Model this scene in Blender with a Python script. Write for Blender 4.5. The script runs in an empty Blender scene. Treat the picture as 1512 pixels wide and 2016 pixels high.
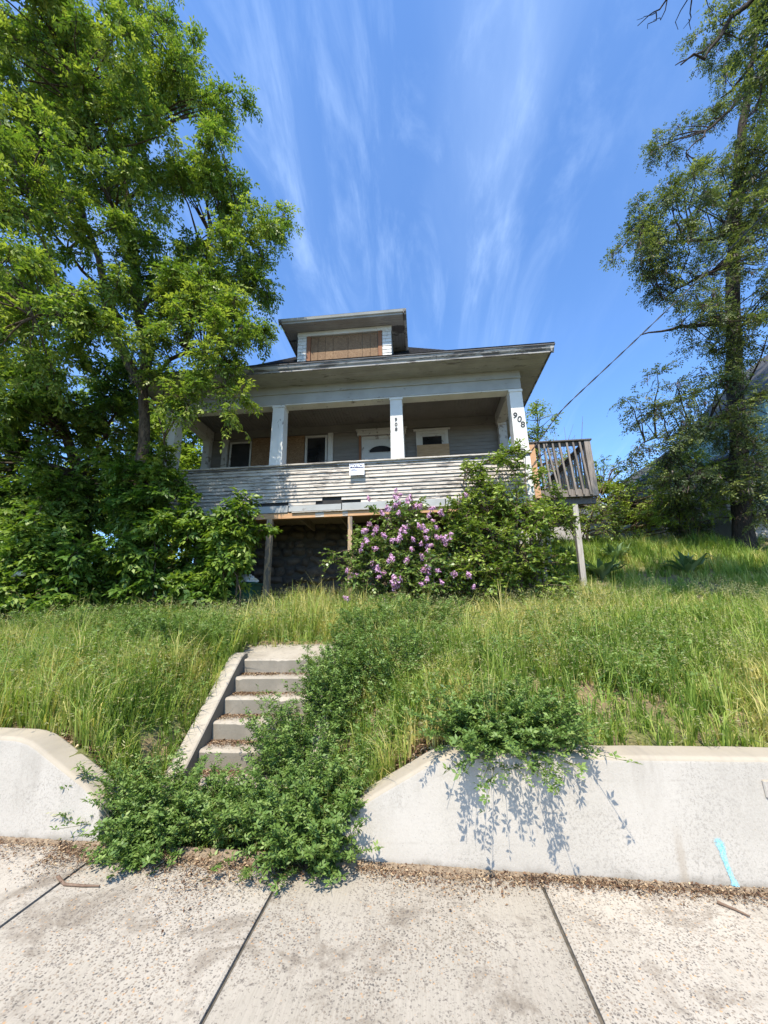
import bpy, math, random
import numpy as np
from mathutils import Vector, Matrix
R = math.radians
scene = bpy.context.scene
COL = scene.collection
random.seed(7)
# ------------------------------------------------------------------ camera
yaw, pitch, roll = R(5.2), R(14.8), R(1.1)
fw = Vector((-math.sin(yaw)*math.cos(pitch), math.cos(yaw)*math.cos(pitch), math.sin(pitch)))
rt = Vector((math.cos(yaw), math.sin(yaw), 0)); upv = rt.cross(fw)
r2 = rt*math.cos(roll) - upv*math.sin(roll); u2 = upv*math.cos(roll) + rt*math.sin(roll)
cam = bpy.data.cameras.new('camera'); camo = bpy.data.objects.new('camera', cam); COL.objects.link(camo)
m = Matrix((r2, u2, -fw)).transposed().to_4x4(); m.translation = (0, 0, 1.6); camo.matrix_world = m
cam.sensor_fit = 'VERTICAL'; cam.sensor_height = 36.0; cam.lens = 772/2016*36
cam.clip_start = 0.05; cam.clip_end = 2000
scene.camera = camo
# ------------------------------------------------------------------ sky, sun, exposure
SUN_EL, SUN_AZ = R(56), R(7)          # sun stands behind the photographer, a little to the left
world = bpy.data.worlds.new('World'); scene.world = world; world.use_nodes = True
wn, wl = world.node_tree.nodes, world.node_tree.links
wn.clear()
wo = wn.new('ShaderNodeOutputWorld'); bg = wn.new('ShaderNodeBackground'); bg.inputs['Strength'].default_value = 0.15
sky = wn.new('ShaderNodeTexSky'); sky.sky_type = 'NISHITA'; sky.sun_disc = False
sky.sun_elevation = SUN_EL; sky.sun_rotation = math.pi + SUN_AZ
sky.altitude = 600; sky.air_density = 1.0; sky.dust_density = 0.7; sky.ozone_density = 3.0
tc = wn.new('ShaderNodeTexCoord')
sep = wn.new('ShaderNodeSeparateXYZ'); wl.new(tc.outputs['Generated'], sep.inputs[0])
def wmath(op, a, b=None, clamp=False):
    n = wn.new('ShaderNodeMath'); n.operation = op; n.use_clamp = clamp
    for i, v in enumerate((a, b)):
        if v is None: continue
        if hasattr(v, 'links'): wl.new(v, n.inputs[i])
        else: n.inputs[i].default_value = v
    return n.outputs[0]
zz = wmath('ADD', wmath('MAXIMUM', sep.outputs['Z'], 0.0), 0.12)
px_, py_ = wmath('DIVIDE', sep.outputs['X'], zz), wmath('DIVIDE', sep.outputs['Y'], zz)
comb = wn.new('ShaderNodeCombineXYZ'); wl.new(px_, comb.inputs[0]); wl.new(py_, comb.inputs[1])
def wnoise(rot, sc, loc, scale, detail, dist, rough):
    mp = wn.new('ShaderNodeMapping'); mp.inputs['Rotation'].default_value[2] = rot; mp.inputs['Scale'].default_value = sc
    mp.inputs['Location'].default_value = (loc[0], loc[1], 0); wl.new(comb.outputs[0], mp.inputs[0])
    n = wn.new('ShaderNodeTexNoise'); n.inputs['Scale'].default_value = scale; n.inputs['Detail'].default_value = detail
    n.inputs['Roughness'].default_value = rough; n.inputs['Distortion'].default_value = dist
    wl.new(mp.outputs[0], n.inputs['Vector']); return n.outputs['Fac']
def wrange(v, a, b):
    n = wn.new('ShaderNodeMapRange'); n.interpolation_type = 'SMOOTHSTEP'
    wl.new(v, n.inputs['Value']); n.inputs['From Min'].default_value = a; n.inputs['From Max'].default_value = b
    return n.outputs[0]
streak = wrange(wnoise(R(14), (1.3, 0.28, 1), (2.65, 1.7), 1.6, 7, 0.9, .5), 0.38, 0.95)
fine = wrange(wnoise(R(34), (3.2, 0.8, 1), (4.0, 2), 1.5, 10, 1.8, .62), 0.42, 0.80)
patch = wrange(wnoise(R(10), (0.8, 0.5, 1), (1.22, .5), 0.9, 3, 0.3, .5), 0.36, 0.62)
cl = wmath('MULTIPLY', wmath('ADD', wmath('MULTIPLY', wmath('MULTIPLY', patch, fine), 0.62), wmath('MULTIPLY', streak, wmath('ADD', wmath('MULTIPLY', patch, 0.3), 0.25))), 0.45, True)
cl = wmath('MULTIPLY', cl, wrange(sep.outputs['Z'], 0.0, 0.12))
tint = wn.new('ShaderNodeMix'); tint.data_type = 'RGBA'; tint.blend_type = 'MULTIPLY'; tint.inputs[0].default_value = 1.0
wl.new(sky.outputs[0], tint.inputs[6]); tint.inputs[7].default_value = (0.90, 1.17, 1.42, 1)
mx = wn.new('ShaderNodeMix'); mx.data_type = 'RGBA'
wl.new(cl, mx.inputs[0]); wl.new(tint.outputs[2], mx.inputs[6]); mx.inputs[7].default_value = (4.3, 5.5, 7.2, 1)
wl.new(mx.outputs[2], bg.inputs['Color']); wl.new(bg.outputs[0], wo.inputs[0])
sun = bpy.data.lights.new('sun', 'SUN'); sun.energy = 5.0; sun.angle = R(0.53); sun.color = (1.0, 0.92, 0.79)
suno = bpy.data.objects.new('sun', sun); COL.objects.link(suno)
sd = Vector((-math.sin(SUN_AZ)*math.cos(SUN_EL), -math.cos(SUN_AZ)*math.cos(SUN_EL), math.sin(SUN_EL)))
suno.rotation_euler = sd.to_track_quat('Z', 'Y').to_euler(); suno.location = (0, -5, 30)
scene.view_settings.view_transform = 'Standard'; scene.view_settings.look = 'None'
scene.view_settings.exposure = 0.78; scene.view_settings.gamma = 1.0
scene.view_settings.use_curve_mapping = False
scene.render.engine = 'CYCLES'
scene.render.resolution_x, scene.render.resolution_y = 768, 1024

# ------------------------------------------------------------------ materials
class NT:
    def __init__(s, name):
        s.m = bpy.data.materials.new(name); s.m.use_nodes = True
        s.n, s.l = s.m.node_tree.nodes, s.m.node_tree.links
        s.b = s.n['Principled BSDF']
        g = s.n.new('ShaderNodeNewGeometry'); s.pos = g.outputs['Position']; s.nor = g.outputs['Normal']
    def _set(s, sock, v):
        if hasattr(v, 'links') or hasattr(v, 'is_linked'): s.l.new(v, sock)
        else: sock.default_value = v
    def vec(s, sc=(1, 1, 1), rot=(0, 0, 0), loc=(0, 0, 0)):
        mp = s.n.new('ShaderNodeMapping'); mp.inputs['Scale'].default_value = sc; mp.inputs['Rotation'].default_value = rot
        mp.inputs['Location'].default_value = loc; s.l.new(s.pos, mp.inputs[0]); return mp.outputs[0]
    def noise(s, scale, detail=4, rough=.55, dist=0, sc=(1, 1, 1), loc=(0, 0, 0)):
        n = s.n.new('ShaderNodeTexNoise'); n.inputs['Scale'].default_value = scale; n.inputs['Detail'].default_value = detail
        n.inputs['Roughness'].default_value = rough; n.inputs['Distortion'].default_value = dist
        s.l.new(s.vec(sc, loc=loc), n.inputs['Vector']); return n.outputs['Fac']
    def voro(s, scale, sc=(1, 1, 1), feature='F1', out='Distance', rnd=1.0):
        n = s.n.new('ShaderNodeTexVoronoi'); n.feature = feature; n.inputs['Scale'].default_value = scale
        n.inputs['Randomness'].default_value = rnd
        s.l.new(s.vec(sc), n.inputs['Vector']); return n.outputs[out]
    def ramp(s, v, a, b, lo=0., hi=1.):
        n = s.n.new('ShaderNodeMapRange'); n.interpolation_type = 'SMOOTHSTEP'; s._set(n.inputs['Value'], v)
        n.inputs['From Min'].default_value = a; n.inputs['From Max'].default_value = b
        n.inputs['To Min'].default_value = lo; n.inputs['To Max'].default_value = hi; return n.outputs[0]
    def math(s, op, a, b=0.):
        n = s.n.new('ShaderNodeMath'); n.operation = op; s._set(n.inputs[0], a); s._set(n.inputs[1], b); return n.outputs[0]
    def mix(s, f, a, b, blend='MIX'):
        n = s.n.new('ShaderNodeMix'); n.data_type = 'RGBA'; n.blend_type = blend
        s._set(n.inputs[0], f)
        for i, c in ((6, a), (7, b)):
            s._set(n.inputs[i], c if hasattr(c, 'is_linked') else tuple(c)[:3] + (1,))
        return n.outputs[2]
    def attr(s, name):
        n = s.n.new('ShaderNodeAttribute'); n.attribute_name = name; return n.outputs['Fac']
    def sepc(s, v):
        n = s.n.new('ShaderNodeSeparateXYZ'); s.l.new(v, n.inputs[0]); return n.outputs
    def orand(s):
        n = s.n.new('ShaderNodeObjectInfo'); return n.outputs['Random']
    def done(s, col, rough=.8, bump=None, strength=.3, dist=.01, spec=.3, metal=0):
        s._set(s.b.inputs['Base Color'], col if hasattr(col, 'is_linked') else tuple(col)[:3] + (1,))
        s._set(s.b.inputs['Roughness'], rough); s.b.inputs['Specular IOR Level'].default_value = spec
        s.b.inputs['Metallic'].default_value = metal
        if bump is not None:
            n = s.n.new('ShaderNodeBump'); n.inputs['Strength'].default_value = strength; n.inputs['Distance'].default_value = dist
            s.l.new(bump, n.inputs['Height']); s.l.new(n.outputs[0], s.b.inputs['Normal'])
        return s.m

def mat_plain(name, c1, c2, scale=6, rough=.8, sc=(1, 1, 1), bscale=40, strength=.25, spec=.3, objvar=0.):
    t = NT(name); c = t.mix(t.ramp(t.noise(scale, 5, .6, sc=sc), .3, .7), c1, c2)
    if objvar:
        c = t.mix(1.0, c, t.mix(t.orand(), (1-objvar,)*3, (1+objvar*.4,)*3), 'MULTIPLY')
    return t.done(c, rough, t.noise(bscale, 4, sc=sc), strength, .005, spec)
def mat_peel(name, paint, paint2, wood, wood2, amt, sc=(1, 1, 1), scale=6, streak=(2, 2, 30)):
    """old paint worn through to bare grey wood; amt = share of bare wood"""
    t = NT(name)
    p = t.mix(t.ramp(t.noise(2.2, 5), .3, .7), paint, paint2)
    w = t.mix(t.noise(4, 6, .7, sc=streak), wood, wood2)
    n = t.math('ADD', t.math('MULTIPLY', t.noise(scale, 8, .68, .4, sc), .75), t.math('MULTIPLY', t.noise(.9, 3, loc=(3, 7, 1)), .25))
    th = .62 - .30*amt
    mask = t.ramp(n, th, th+.025)
    c = t.mix(mask, p, w)
    c = t.mix(1.0, c, t.mix(t.orand(), (.90,)*3, (1.0,)*3), 'MULTIPLY')
    return t.done(c, .75, t.math('SUBTRACT', t.math('MULTIPLY', t.noise(30, 4, sc=streak), .5), mask), .35, .004)
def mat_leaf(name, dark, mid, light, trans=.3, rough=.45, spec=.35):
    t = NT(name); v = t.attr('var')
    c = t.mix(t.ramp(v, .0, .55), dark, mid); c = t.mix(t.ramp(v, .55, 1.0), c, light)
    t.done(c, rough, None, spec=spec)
    tr = t.n.new('ShaderNodeBsdfTranslucent'); ms = t.n.new('ShaderNodeMixShader'); ms.inputs[0].default_value = trans
    t.l.new(t.mix(1.0, c, (1.15, 1.25, .55), 'MULTIPLY'), tr.inputs['Color'])
    t.l.new(t.b.outputs[0], ms.inputs[1]); t.l.new(tr.outputs[0], ms.inputs[2])
    t.l.new(ms.outputs[0], t.n['Material Output'].inputs[0]); return t.m

M = {}
M['paint_white'] = mat_peel('paint_white', (.66, .65, .61), (.56, .555, .52), (.30, .28, .25), (.20, .19, .18), .06, sc=(1, 1, .5), scale=7)
M['rail_paint'] = mat_peel('rail_paint', (.47, .425, .365), (.37, .335, .29), (.20, .178, .155), (.13, .118, .105), .26, sc=(.28, 1, 2.2), scale=11, streak=(2, 20, 30))
M['paint_grey'] = mat_peel('paint_grey', (.36, .365, .35), (.30, .305, .29), (.24, .22, .20), (.17, .16, .15), .05, sc=(.5, 1, 1.6), scale=4, streak=(2, 20, 30))
M['soffit'] = mat_peel('soffit', (.34, .335, .325), (.27, .265, .255), (.20, .19, .18), (.14, .13, .13), .16, sc=(.4, 2, 1), scale=4, streak=(2, 30, 30))
M['fascia'] = mat_peel('fascia', (.34, .335, .32), (.27, .26, .25), (.14, .13, .125), (.085, .08, .078), .42, sc=(.35, 1, 2.5), scale=5, streak=(2, 20, 30))
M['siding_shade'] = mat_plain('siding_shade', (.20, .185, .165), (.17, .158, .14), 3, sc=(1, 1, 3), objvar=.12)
M['trim'] = mat_peel('trim', (.50, .49, .46), (.43, .42, .39), (.28, .25, .22), (.2, .19, .18), .16)
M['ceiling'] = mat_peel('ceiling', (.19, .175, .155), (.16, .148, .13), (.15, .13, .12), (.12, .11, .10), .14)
M['raw_wood'] = mat_plain('raw_wood', (.42, .22, .10), (.52, .33, .18), 5, sc=(1, 8, 8), bscale=20, objvar=.1)
M['old_wood'] = mat_plain('old_wood', (.30, .25, .20), (.17, .145, .12), 6, sc=(4, 4, .5), bscale=30, objvar=.2)
M['post_wood'] = mat_peel('post_wood', (.44, .31, .18), (.36, .25, .15), (.22, .18, .14), (.14, .12, .1), .35, sc=(2, 2, .4), scale=8, streak=(20, 20, 1))
M['deck_grey'] = mat_plain('deck_grey', (.25, .21, .175), (.14, .12, .10), 7, sc=(5, 5, .6), bscale=30, objvar=.25)
M['post_grey'] = mat_plain('post_grey', (.40, .365, .32), (.29, .26, .225), 7, sc=(5, 5, .6), bscale=30)
M['debris'] = mat_plain('debris', (.13, .095, .065), (.26, .20, .135), 40, .95, bscale=90, strength=.8)
M['joint_dirt'] = mat_plain('joint_dirt', (.06, .055, .045), (.12, .105, .085), 25, .95)
M['deck_dark'] = mat_plain('deck_dark', (.075, .068, .062), (.12, .105, .095), 7, sc=(3, 3, 3), objvar=.2)
M['deck_cedar'] = mat_plain('deck_cedar', (.52, .28, .14), (.40, .26, .16), 7, sc=(6, 6, .6), objvar=.1)
M['dark'] = mat_plain('dark', (.02, .02, .02), (.03, .028, .026), 4)
M['black_metal'] = mat_plain('black_metal', (.015, .015, .016), (.03, .03, .03), 20, .45, spec=.4)
def osb():
    t = NT('osb')
    v = t.voro(34, (1, 1, 2.6), out='Color'); s = t.sepc(v)
    c = t.mix(s[0], (.15, .09, .045), (.27, .175, .10)); c = t.mix(t.ramp(s[1], .8, .9), c, (.13, .07, .035))
    c = t.mix(t.ramp(t.noise(1.7, 4), .35, .7), c, t.mix(.5, c, (.13, .075, .04)))
    return t.done(c, .75, s[0], .3, .003)
M['osb'] = osb()
M['ply'] = mat_plain('ply', (.40, .27, .15), (.30, .195, .105), 5, sc=(1, 1, 5), objvar=.05)
def shingle():
    t = NT('shingle')
    c = t.mix(t.ramp(t.noise(220, 2), .35, .65), (.045, .047, .052), (.13, .13, .135))
    c = t.mix(1.0, c, t.mix(t.voro(5, (1, .4, 1), out='Color'), (.7, .7, .7), (1.1, 1.08, 1.05)), 'MULTIPLY')
    return t.done(c, .9, t.noise(200, 2), .5, .003)
M['shingle'] = shingle()
def glass():
    t = NT('window_glass'); m = t.done(t.mix(t.ramp(t.noise(1.5, 3), .4, .6), (.012, .013, .014), (.03, .03, .032)), .06, spec=.5); return m
M['glass'] = glass()
def concrete_wall():
    t = NT('concrete_wall'); p = t.sepc(t.pos); nz = t.sepc(t.nor)[2]
    c = t.mix(t.ramp(t.noise(1.6, 6, .6), .3, .7), (.34, .31, .265), (.41, .375, .325))
    c = t.mix(t.ramp(t.noise(5, 8, .75, sc=(1.6, 1, .7)), .60, .75), c, (.22, .195, .16))           # soot and lichen
    pits = t.ramp(t.voro(46), .06, .15, 1, 0)
    pits2 = t.math('MULTIPLY', pits, t.ramp(t.noise(7, 3, loc=(4, 0, 0)), .44, .58))
    c = t.mix(t.math('MULTIPLY', pits2, .75), c, (.14, .13, .115))
    c = t.mix(t.math('MULTIPLY', t.math('MULTIPLY', t.ramp(t.noise(60, 5, .8), .48, .62), t.ramp(t.noise(1.7, 4, .6, loc=(7, 3, 1)), .38, .62, .15, 1.0)), .7), c, (.19, .175, .15))    # fine grime in the pores
    c = t.mix(t.ramp(t.noise(95, 4, .7, sc=(1, 1, 1)), .3, .7, 0, .35), c, (.48, .445, .39))
    top = t.ramp(t.math('ADD', nz, t.math('MULTIPLY', t.noise(3, 5), .35)), .28, .62)
    c = t.mix(top, c, t.mix(t.noise(6, 6, .7), (.30, .255, .19), (.37, .325, .255)))                       # weathered, dusty top
    fl = t.ramp(t.math('ABSOLUTE', t.math('SUBTRACT', t.math('FRACT', t.math('ADD', t.math('MULTIPLY', p[2], 5.2), t.math('MULTIPLY', t.noise(1.2, 2), .5))), .5)), .44, .49)
    base = t.ramp(t.math('ADD', t.math('SUBTRACT', p[2], t.math('MULTIPLY', p[0], -.027)), t.math('MULTIPLY', t.math('SUBTRACT', t.noise(6, 5), .5), .12)), .0, .07, .7, 0)
    c = t.mix(base, c, (.16, .14, .11))                                                                   # splash dirt at the foot
    c = t.mix(t.math('MULTIPLY', fl, t.ramp(t.noise(4, 4), .5, .7, 0, .16)), c, (.22, .20, .165))                                        # faint form-board lines
    dr = t.math('MULTIPLY', t.ramp(t.noise(3.2, 5, .65, 0, (1.3, .2, .25)), .48, .74), t.ramp(p[2], .05, .6, .0, .8))
    c = t.mix(t.math('MULTIPLY', dr, .55), c, (.21, .19, .155))                                             # water runs from the top
    # rust-brown run-off streak below a weep hole
    dx = t.math('ABSOLUTE', t.math('ADD', t.math('SUBTRACT', p[0], 1.535), t.math('MULTIPLY', t.math('SUBTRACT', t.noise(7, 3), .5), .06)))
    st = t.math('MULTIPLY', t.ramp(dx, .008, .04, 1, 0), t.ramp(p[2], .34, .10, 0, 1))
    st = t.math('MULTIPLY', st, t.ramp(p[1], 3.2, 3.0))
    st = t.math('MULTIPLY', st, t.ramp(p[2], .33, .27, 0, 1))
    c = t.mix(t.math('MULTIPLY', st, .6), c, (.27, .22, .16))
    h = t.math('ADD', t.math('MULTIPLY', t.noise(90, 4), .5), t.math('MULTIPLY', pits, -.6))
    return t.done(c, .9, h, .5, .004, .2)
M['concrete_wall'] = concrete_wall()
def sidewalk_mat():
    t = NT('sidewalk_concrete')
    c = t.mix(t.ramp(t.noise(1.1, 6, .65), .3, .7), (.29, .262, .215), (.365, .333, .28))
    c = t.mix(t.ramp(t.noise(130, 3, sc=(1, .06, 1)), .3, .7, 0, .45), c, (.43, .385, .325))              # broom finish
    gr = t.noise(2.6, 8, .72, .6)
    c = t.mix(t.ramp(gr, .50, .66, 0, .85), c, (.19, .16, .125))                                          # grime
    c = t.mix(t.math('MULTIPLY', t.ramp(t.noise(28, 6, .7), .56, .66), t.ramp(t.noise(3.4, 5, .6, loc=(9, 2, 0)), .42, .60)), c, (.15, .13, .11))
    cc = t.sepc(t.voro(72, out='Color')); d = t.voro(72)
    peb = t.mix(cc[0], (.06, .058, .057), (.27, .22, .165)); peb = t.mix(t.ramp(cc[1], .90, .93), peb, (.42, .25, .12))
    area = t.ramp(t.math('ADD', t.math('MULTIPLY', t.noise(1.0, 2, .5, loc=(.35, .2, 0)), .72), t.math('MULTIPLY', t.noise(11, 6, .75), .28)), .40, .52)
    spot = t.ramp(t.math('ADD', d, t.math('MULTIPLY', t.math('SUBTRACT', t.noise(160, 3), .5), 1.1)), .30, .42, 1, 0)
    pm = t.math('MULTIPLY', spot, t.math('MULTIPLY', area, t.ramp(t.math('ADD', cc[2], t.math('MULTIPLY', area, .3)), .42, .50)))
    c = t.mix(t.math('MULTIPLY', pm, .85), c, peb)
    sm = t.math('MULTIPLY', t.ramp(t.noise(55, 6, .8, .5), .54, .63), t.ramp(t.noise(4.5, 6, .7, .4, loc=(2, 6, 0)), .36, .52))
    c = t.mix(t.math('MULTIPLY', sm, .9), c, (.115, .10, .088))
    c = t.mix(1.0, c, t.mix(t.orand(), (.84, .83, .81), (1.06, 1.05, 1.04)), 'MULTIPLY')     # each slab cast from its own batch
    h = t.math('ADD', t.math('MULTIPLY', t.noise(130, 2, sc=(1, .06, 1)), .6), t.math('MULTIPLY', pm, .5))
    return t.done(c, .9, h, .45, .004, .2)
M['sidewalk'] = sidewalk_mat()
def step_mat():
    t = NT('step_concrete')
    c = t.mix(t.ramp(t.noise(3, 6, .65), .3, .7), (.28, .245, .195), (.36, .32, .26))
    c = t.mix(t.ramp(t.noise(30, 5, .75), .54, .66, 0, .6), c, (.17, .15, .125))
    c = t.mix(t.ramp(t.voro(120), .1, .2, .55, 0), c, (.18, .165, .14))
    c = t.mix(t.math('MULTIPLY', t.ramp(t.sepc(t.nor)[2], .25, .5, 1, 0), t.ramp(t.noise(4, 5), .2, .6, .4, .8)), c, (.16, .145, .115))   # upright faces mixed darker, unevenly
    return t.done(c, .92, t.noise(80, 4), .5, .004, .2)
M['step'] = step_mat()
def ground_mat():
    t = NT('soil')
    c = t.mix(t.ramp(t.noise(2.0, 5), .3, .7), (.13, .10, .06), (.21, .155, .09))
    c = t.mix(t.ramp(t.noise(35, 4, .7), .5, .65, 0, .8), c, (.34, .25, .14))
    c = t.mix(t.ramp(t.noise(1.1, 4, loc=(5, 1, 0)), .42, .6, 0, .75), c, (.10, .125, .035))
    return t.done(c, .95, t.noise(30, 5), .6, .02, .1)
M['soil'] = ground_mat()
M['asphalt'] = mat_plain('asphalt', (.045, .045, .047), (.07, .07, .07), 3, .9, bscale=150, strength=.5)
def stone_mat():
    t = NT('rubble_stone'); r = t.orand()
    c = t.mix(r, (.07, .06, .05), (.16, .13, .10)); c = t.mix(t.ramp(t.noise(9, 6, .7), .4, .7), c, (.08, .07, .058))
    return t.done(c, .9, t.noise(18, 6, .7), .7, .02)
M['stone'] = stone_mat()
M['mortar'] = mat_plain('mortar', (.06, .055, .048), (.09, .082, .07), 5, .95)
def bark(name, c1, c2):
    t = NT(name); n = t.noise(9, 7, .7, .8, (3, 3, .55))
    return t.done(t.mix(t.ramp(n, .35, .65), c1, c2), .95, n, 1.0, .03, .15)
M['bark'] = bark('bark', (.045, .035, .026), (.15, .115, .08))
M['bark_dark'] = bark('bark_dark', (.022, .018, .016), (.075, .06, .048))
M['leaf_maple'] = mat_leaf('leaf_maple', (.04, .085, .014), (.12, .195, .032), (.32, .375, .075), .42)
M['leaf_sapling'] = mat_leaf('leaf_sapling', (.03, .075, .012), (.085, .16, .022), (.22, .30, .05), .35)
M['leaf_locust'] = mat_leaf('leaf_locust', (.032, .05, .027), (.08, .11, .045), (.24, .275, .075), .35, .55)
M['leaf_lilac'] = mat_leaf('leaf_lilac', (.05, .09, .02), (.12, .19, .04), (.27, .34, .09), .25, .38, .45)
M['leaf_bush'] = mat_leaf('leaf_bush', (.055, .10, .018), (.14, .21, .032), (.29, .36, .075), .28, .38, .45)
M['leaf_alfalfa'] = mat_leaf('leaf_alfalfa', (.05, .105, .022), (.12, .20, .042), (.25, .33, .095), .30, .5)
M['leaf_bg'] = mat_leaf('leaf_bg', (.09, .15, .022), (.19, .27, .035), (.32, .40, .06), .4, .5)
M['leaf_hosta'] = mat_leaf('leaf_hosta', (.07, .12, .05), (.12, .19, .08), (.24, .32, .17), .25, .4, .45)
M['grass'] = mat_leaf('grass', (.065, .14, .018), (.245, .335, .055), (.58, .50, .18), .38, .55)
M['seed'] = mat_leaf('seed', (.22, .23, .09), (.34, .33, .15), (.46, .42, .24), .35, .7)
M['pod'] = mat_leaf('pod', (.035, .025, .02), (.08, .055, .042), (.20, .15, .12), .1, .6)
M['flower'] = mat_leaf('flower', (.42, .19, .38), (.62, .36, .57), (.78, .56, .72), .3, .6)
M['litter'] = mat_leaf('litter', (.07, .036, .02), (.16, .09, .05), (.46, .34, .21), .1, .8)
M['twig'] = mat_plain('twig', (.12, .075, .05), (.19, .13, .09), 20)
M['stem'] = mat_plain('stem', (.10, .13, .04), (.15, .16, .06), 10)
M['green_siding'] = mat_plain('green_siding', (.21, .33, .32), (.27, .40, .385), 2, .6, objvar=.1)
M['shed_siding'] = mat_plain('shed_siding', (.17, .21, .20), (.21, .25, .24), 2, .8, objvar=.15)
M['white_wall'] = mat_plain('white_wall', (.34, .31, .28), (.40, .37, .335), 2, .8, objvar=.15)
M['roof_grey'] = mat_plain('roof_grey', (.05, .05, .052), (.08, .078, .075), 30)
M['bin_green'] = mat_plain('bin_green', (.02, .07, .045), (.03, .09, .06), 6, .5)
M['bag'] = mat_plain('bag', (.55, .55, .53), (.68, .67, .64), 9, .5)
M['white_plastic'] = mat_plain('white_plastic', (.60, .62, .62), (.68, .69, .69), 5, .5)
M['sign_white'] = mat_plain('sign_white', (.74, .75, .76), (.80, .80, .80), 5, .4)
M['sign_blue'] = mat_plain('sign_blue', (.012, .018, .09), (.016, .024, .11), 5, .4)
def spray():
    t = NT('blue_spray'); z = t.noise(70, 5, .75)
    t.done(t.mix(t.ramp(z, .35, .65), (.16, .50, .62), (.34, .56, .62)), .8)
    tr = t.n.new('ShaderNodeBsdfTransparent'); ms = t.n.new('ShaderNodeMixShader')
    t.l.new(t.ramp(t.math('ADD', t.attr('var'), t.math('MULTIPLY', t.math('SUBTRACT', z, .5), 2.2)), .10, .95), ms.inputs[0])
    t.l.new(tr.outputs[0], ms.inputs[1]); t.l.new(t.b.outputs[0], ms.inputs[2]); t.l.new(ms.outputs[0], t.n['Material Output'].inputs[0]); return t.m
M['blue_spray'] = spray()
M['cable'] = mat_plain('cable', (.02, .02, .022), (.03, .03, .03), 5, .6)
M['door'] = mat_plain('door', (.48, .48, .46), (.43, .43, .41), 3, .5)
M['door_wood'] = mat_plain('door_wood', (.24, .11, .055), (.17, .08, .045), 8, sc=(4, 4, .6))

# ------------------------------------------------------------------ object helpers
WLOC = {}
def thing(name, loc, label, cat, group=None, kind=None, parent=None):
    o = bpy.data.objects.new(name, None); COL.objects.link(o); o.empty_display_size = .2
    loc = Vector(loc); WLOC[o] = loc
    if parent is not None: o.parent = parent; o.location = loc - WLOC[parent]
    else: o.location = loc
    if label: o['label'] = label
    if cat: o['category'] = cat
    if group: o['group'] = group
    if kind: o['kind'] = kind
    return o
def tag(o, label=None, cat=None, group=None, kind=None):
    for k, v in (('label', label), ('category', cat), ('group', group), ('kind', kind)):
        if v: o[k] = v
    return o
def link(name, me, mat, parent=None, loc=(0, 0, 0)):
    o = bpy.data.objects.new(name, me); COL.objects.link(o); loc = Vector(loc); WLOC[o] = loc
    if mat is not None and not me.materials: me.materials.append(M[mat] if isinstance(mat, str) else mat)
    if parent is not None: o.parent = parent; o.location = loc - WLOC[parent]
    else: o.location = loc
    return o
def mesh(name, verts, faces, mat, parent=None, smooth=False, origin=None):
    v = np.asarray(verts, float)
    c = v.min(0)*.5 + v.max(0)*.5 if origin is None else np.asarray(origin, float)
    if origin is None and parent is None: c[2] = v[:, 2].min()
    me = bpy.data.meshes.new(name); me.from_pydata((v-c).tolist(), [], faces)
    if smooth: me.polygons.foreach_set('use_smooth', [True]*len(me.polygons))
    return link(name, me, mat, parent, c)
BOXF = [(0, 3, 2, 1), (4, 5, 6, 7), (0, 1, 5, 4), (1, 2, 6, 5), (2, 3, 7, 6), (3, 0, 4, 7)]
def boxv(x0, x1, y0, y1, z0, z1):
    return [(x0, y0, z0), (x1, y0, z0), (x1, y1, z0), (x0, y1, z0), (x0, y0, z1), (x1, y0, z1), (x1, y1, z1), (x0, y1, z1)]
def box(name, b, mat, parent=None, bev=0.0):
    """box with chamfered vertical and top/bottom edges (26-face chamfer box when bev > 0)"""
    x0, x1, y0, y1, z0, z1 = b
    if bev <= 0: return mesh(name, boxv(*b), BOXF, mat, parent)
    V, idx = [], {}
    def v(p):
        k = tuple(round(q, 5) for q in p)
        if k not in idx: idx[k] = len(V); V.append(p)
        return idx[k]
    F = []; e = bev; X, Y, Z = (x0, x1), (y0, y1), (z0, z1); s = (e, -e)
    def c(i, j, k, ax):
        p = [X[i], Y[j], Z[k]]
        for a, q in ((0, i), (1, j), (2, k)):
            if a != ax: p[a] += s[q]
        return v(tuple(p))
    for i in (0, 1):
        q = [c(i, 0, 0, 0), c(i, 1, 0, 0), c(i, 1, 1, 0), c(i, 0, 1, 0)]; F.append(q[::-1] if i == 0 else q)
        q = [c(0, i, 0, 1), c(1, i, 0, 1), c(1, i, 1, 1), c(0, i, 1, 1)]; F.append(q if i == 0 else q[::-1])
        q = [c(0, 0, i, 2), c(1, 0, i, 2), c(1, 1, i, 2), c(0, 1, i, 2)]; F.append(q[::-1] if i == 0 else q)
    for i in (0, 1):
        for j in (0, 1):
            F.append([c(i, j, 0, 0), c(i, j, 1, 0), c(i, j, 1, 1), c(i, j, 0, 1)])
            F.append([c(i, 0, j, 0), c(i, 1, j, 0), c(i, 1, j, 2), c(i, 0, j, 2)])
            F.append([c(0, i, j, 1), c(1, i, j, 1), c(1, i, j, 2), c(0, i, j, 2)])
            for k in (0, 1): F.append([c(i, j, k, 0), c(i, j, k, 1), c(i, j, k, 2)])
    return mesh(name, V, F, mat, parent)
def boxes(name, bs, mat, parent=None):
    V, F = [], []
    for b in bs:
        o = len(V); V += boxv(*b); F += [tuple(i+o for i in f) for f in BOXF]
    return mesh(name, V, F, mat, parent)
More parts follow.
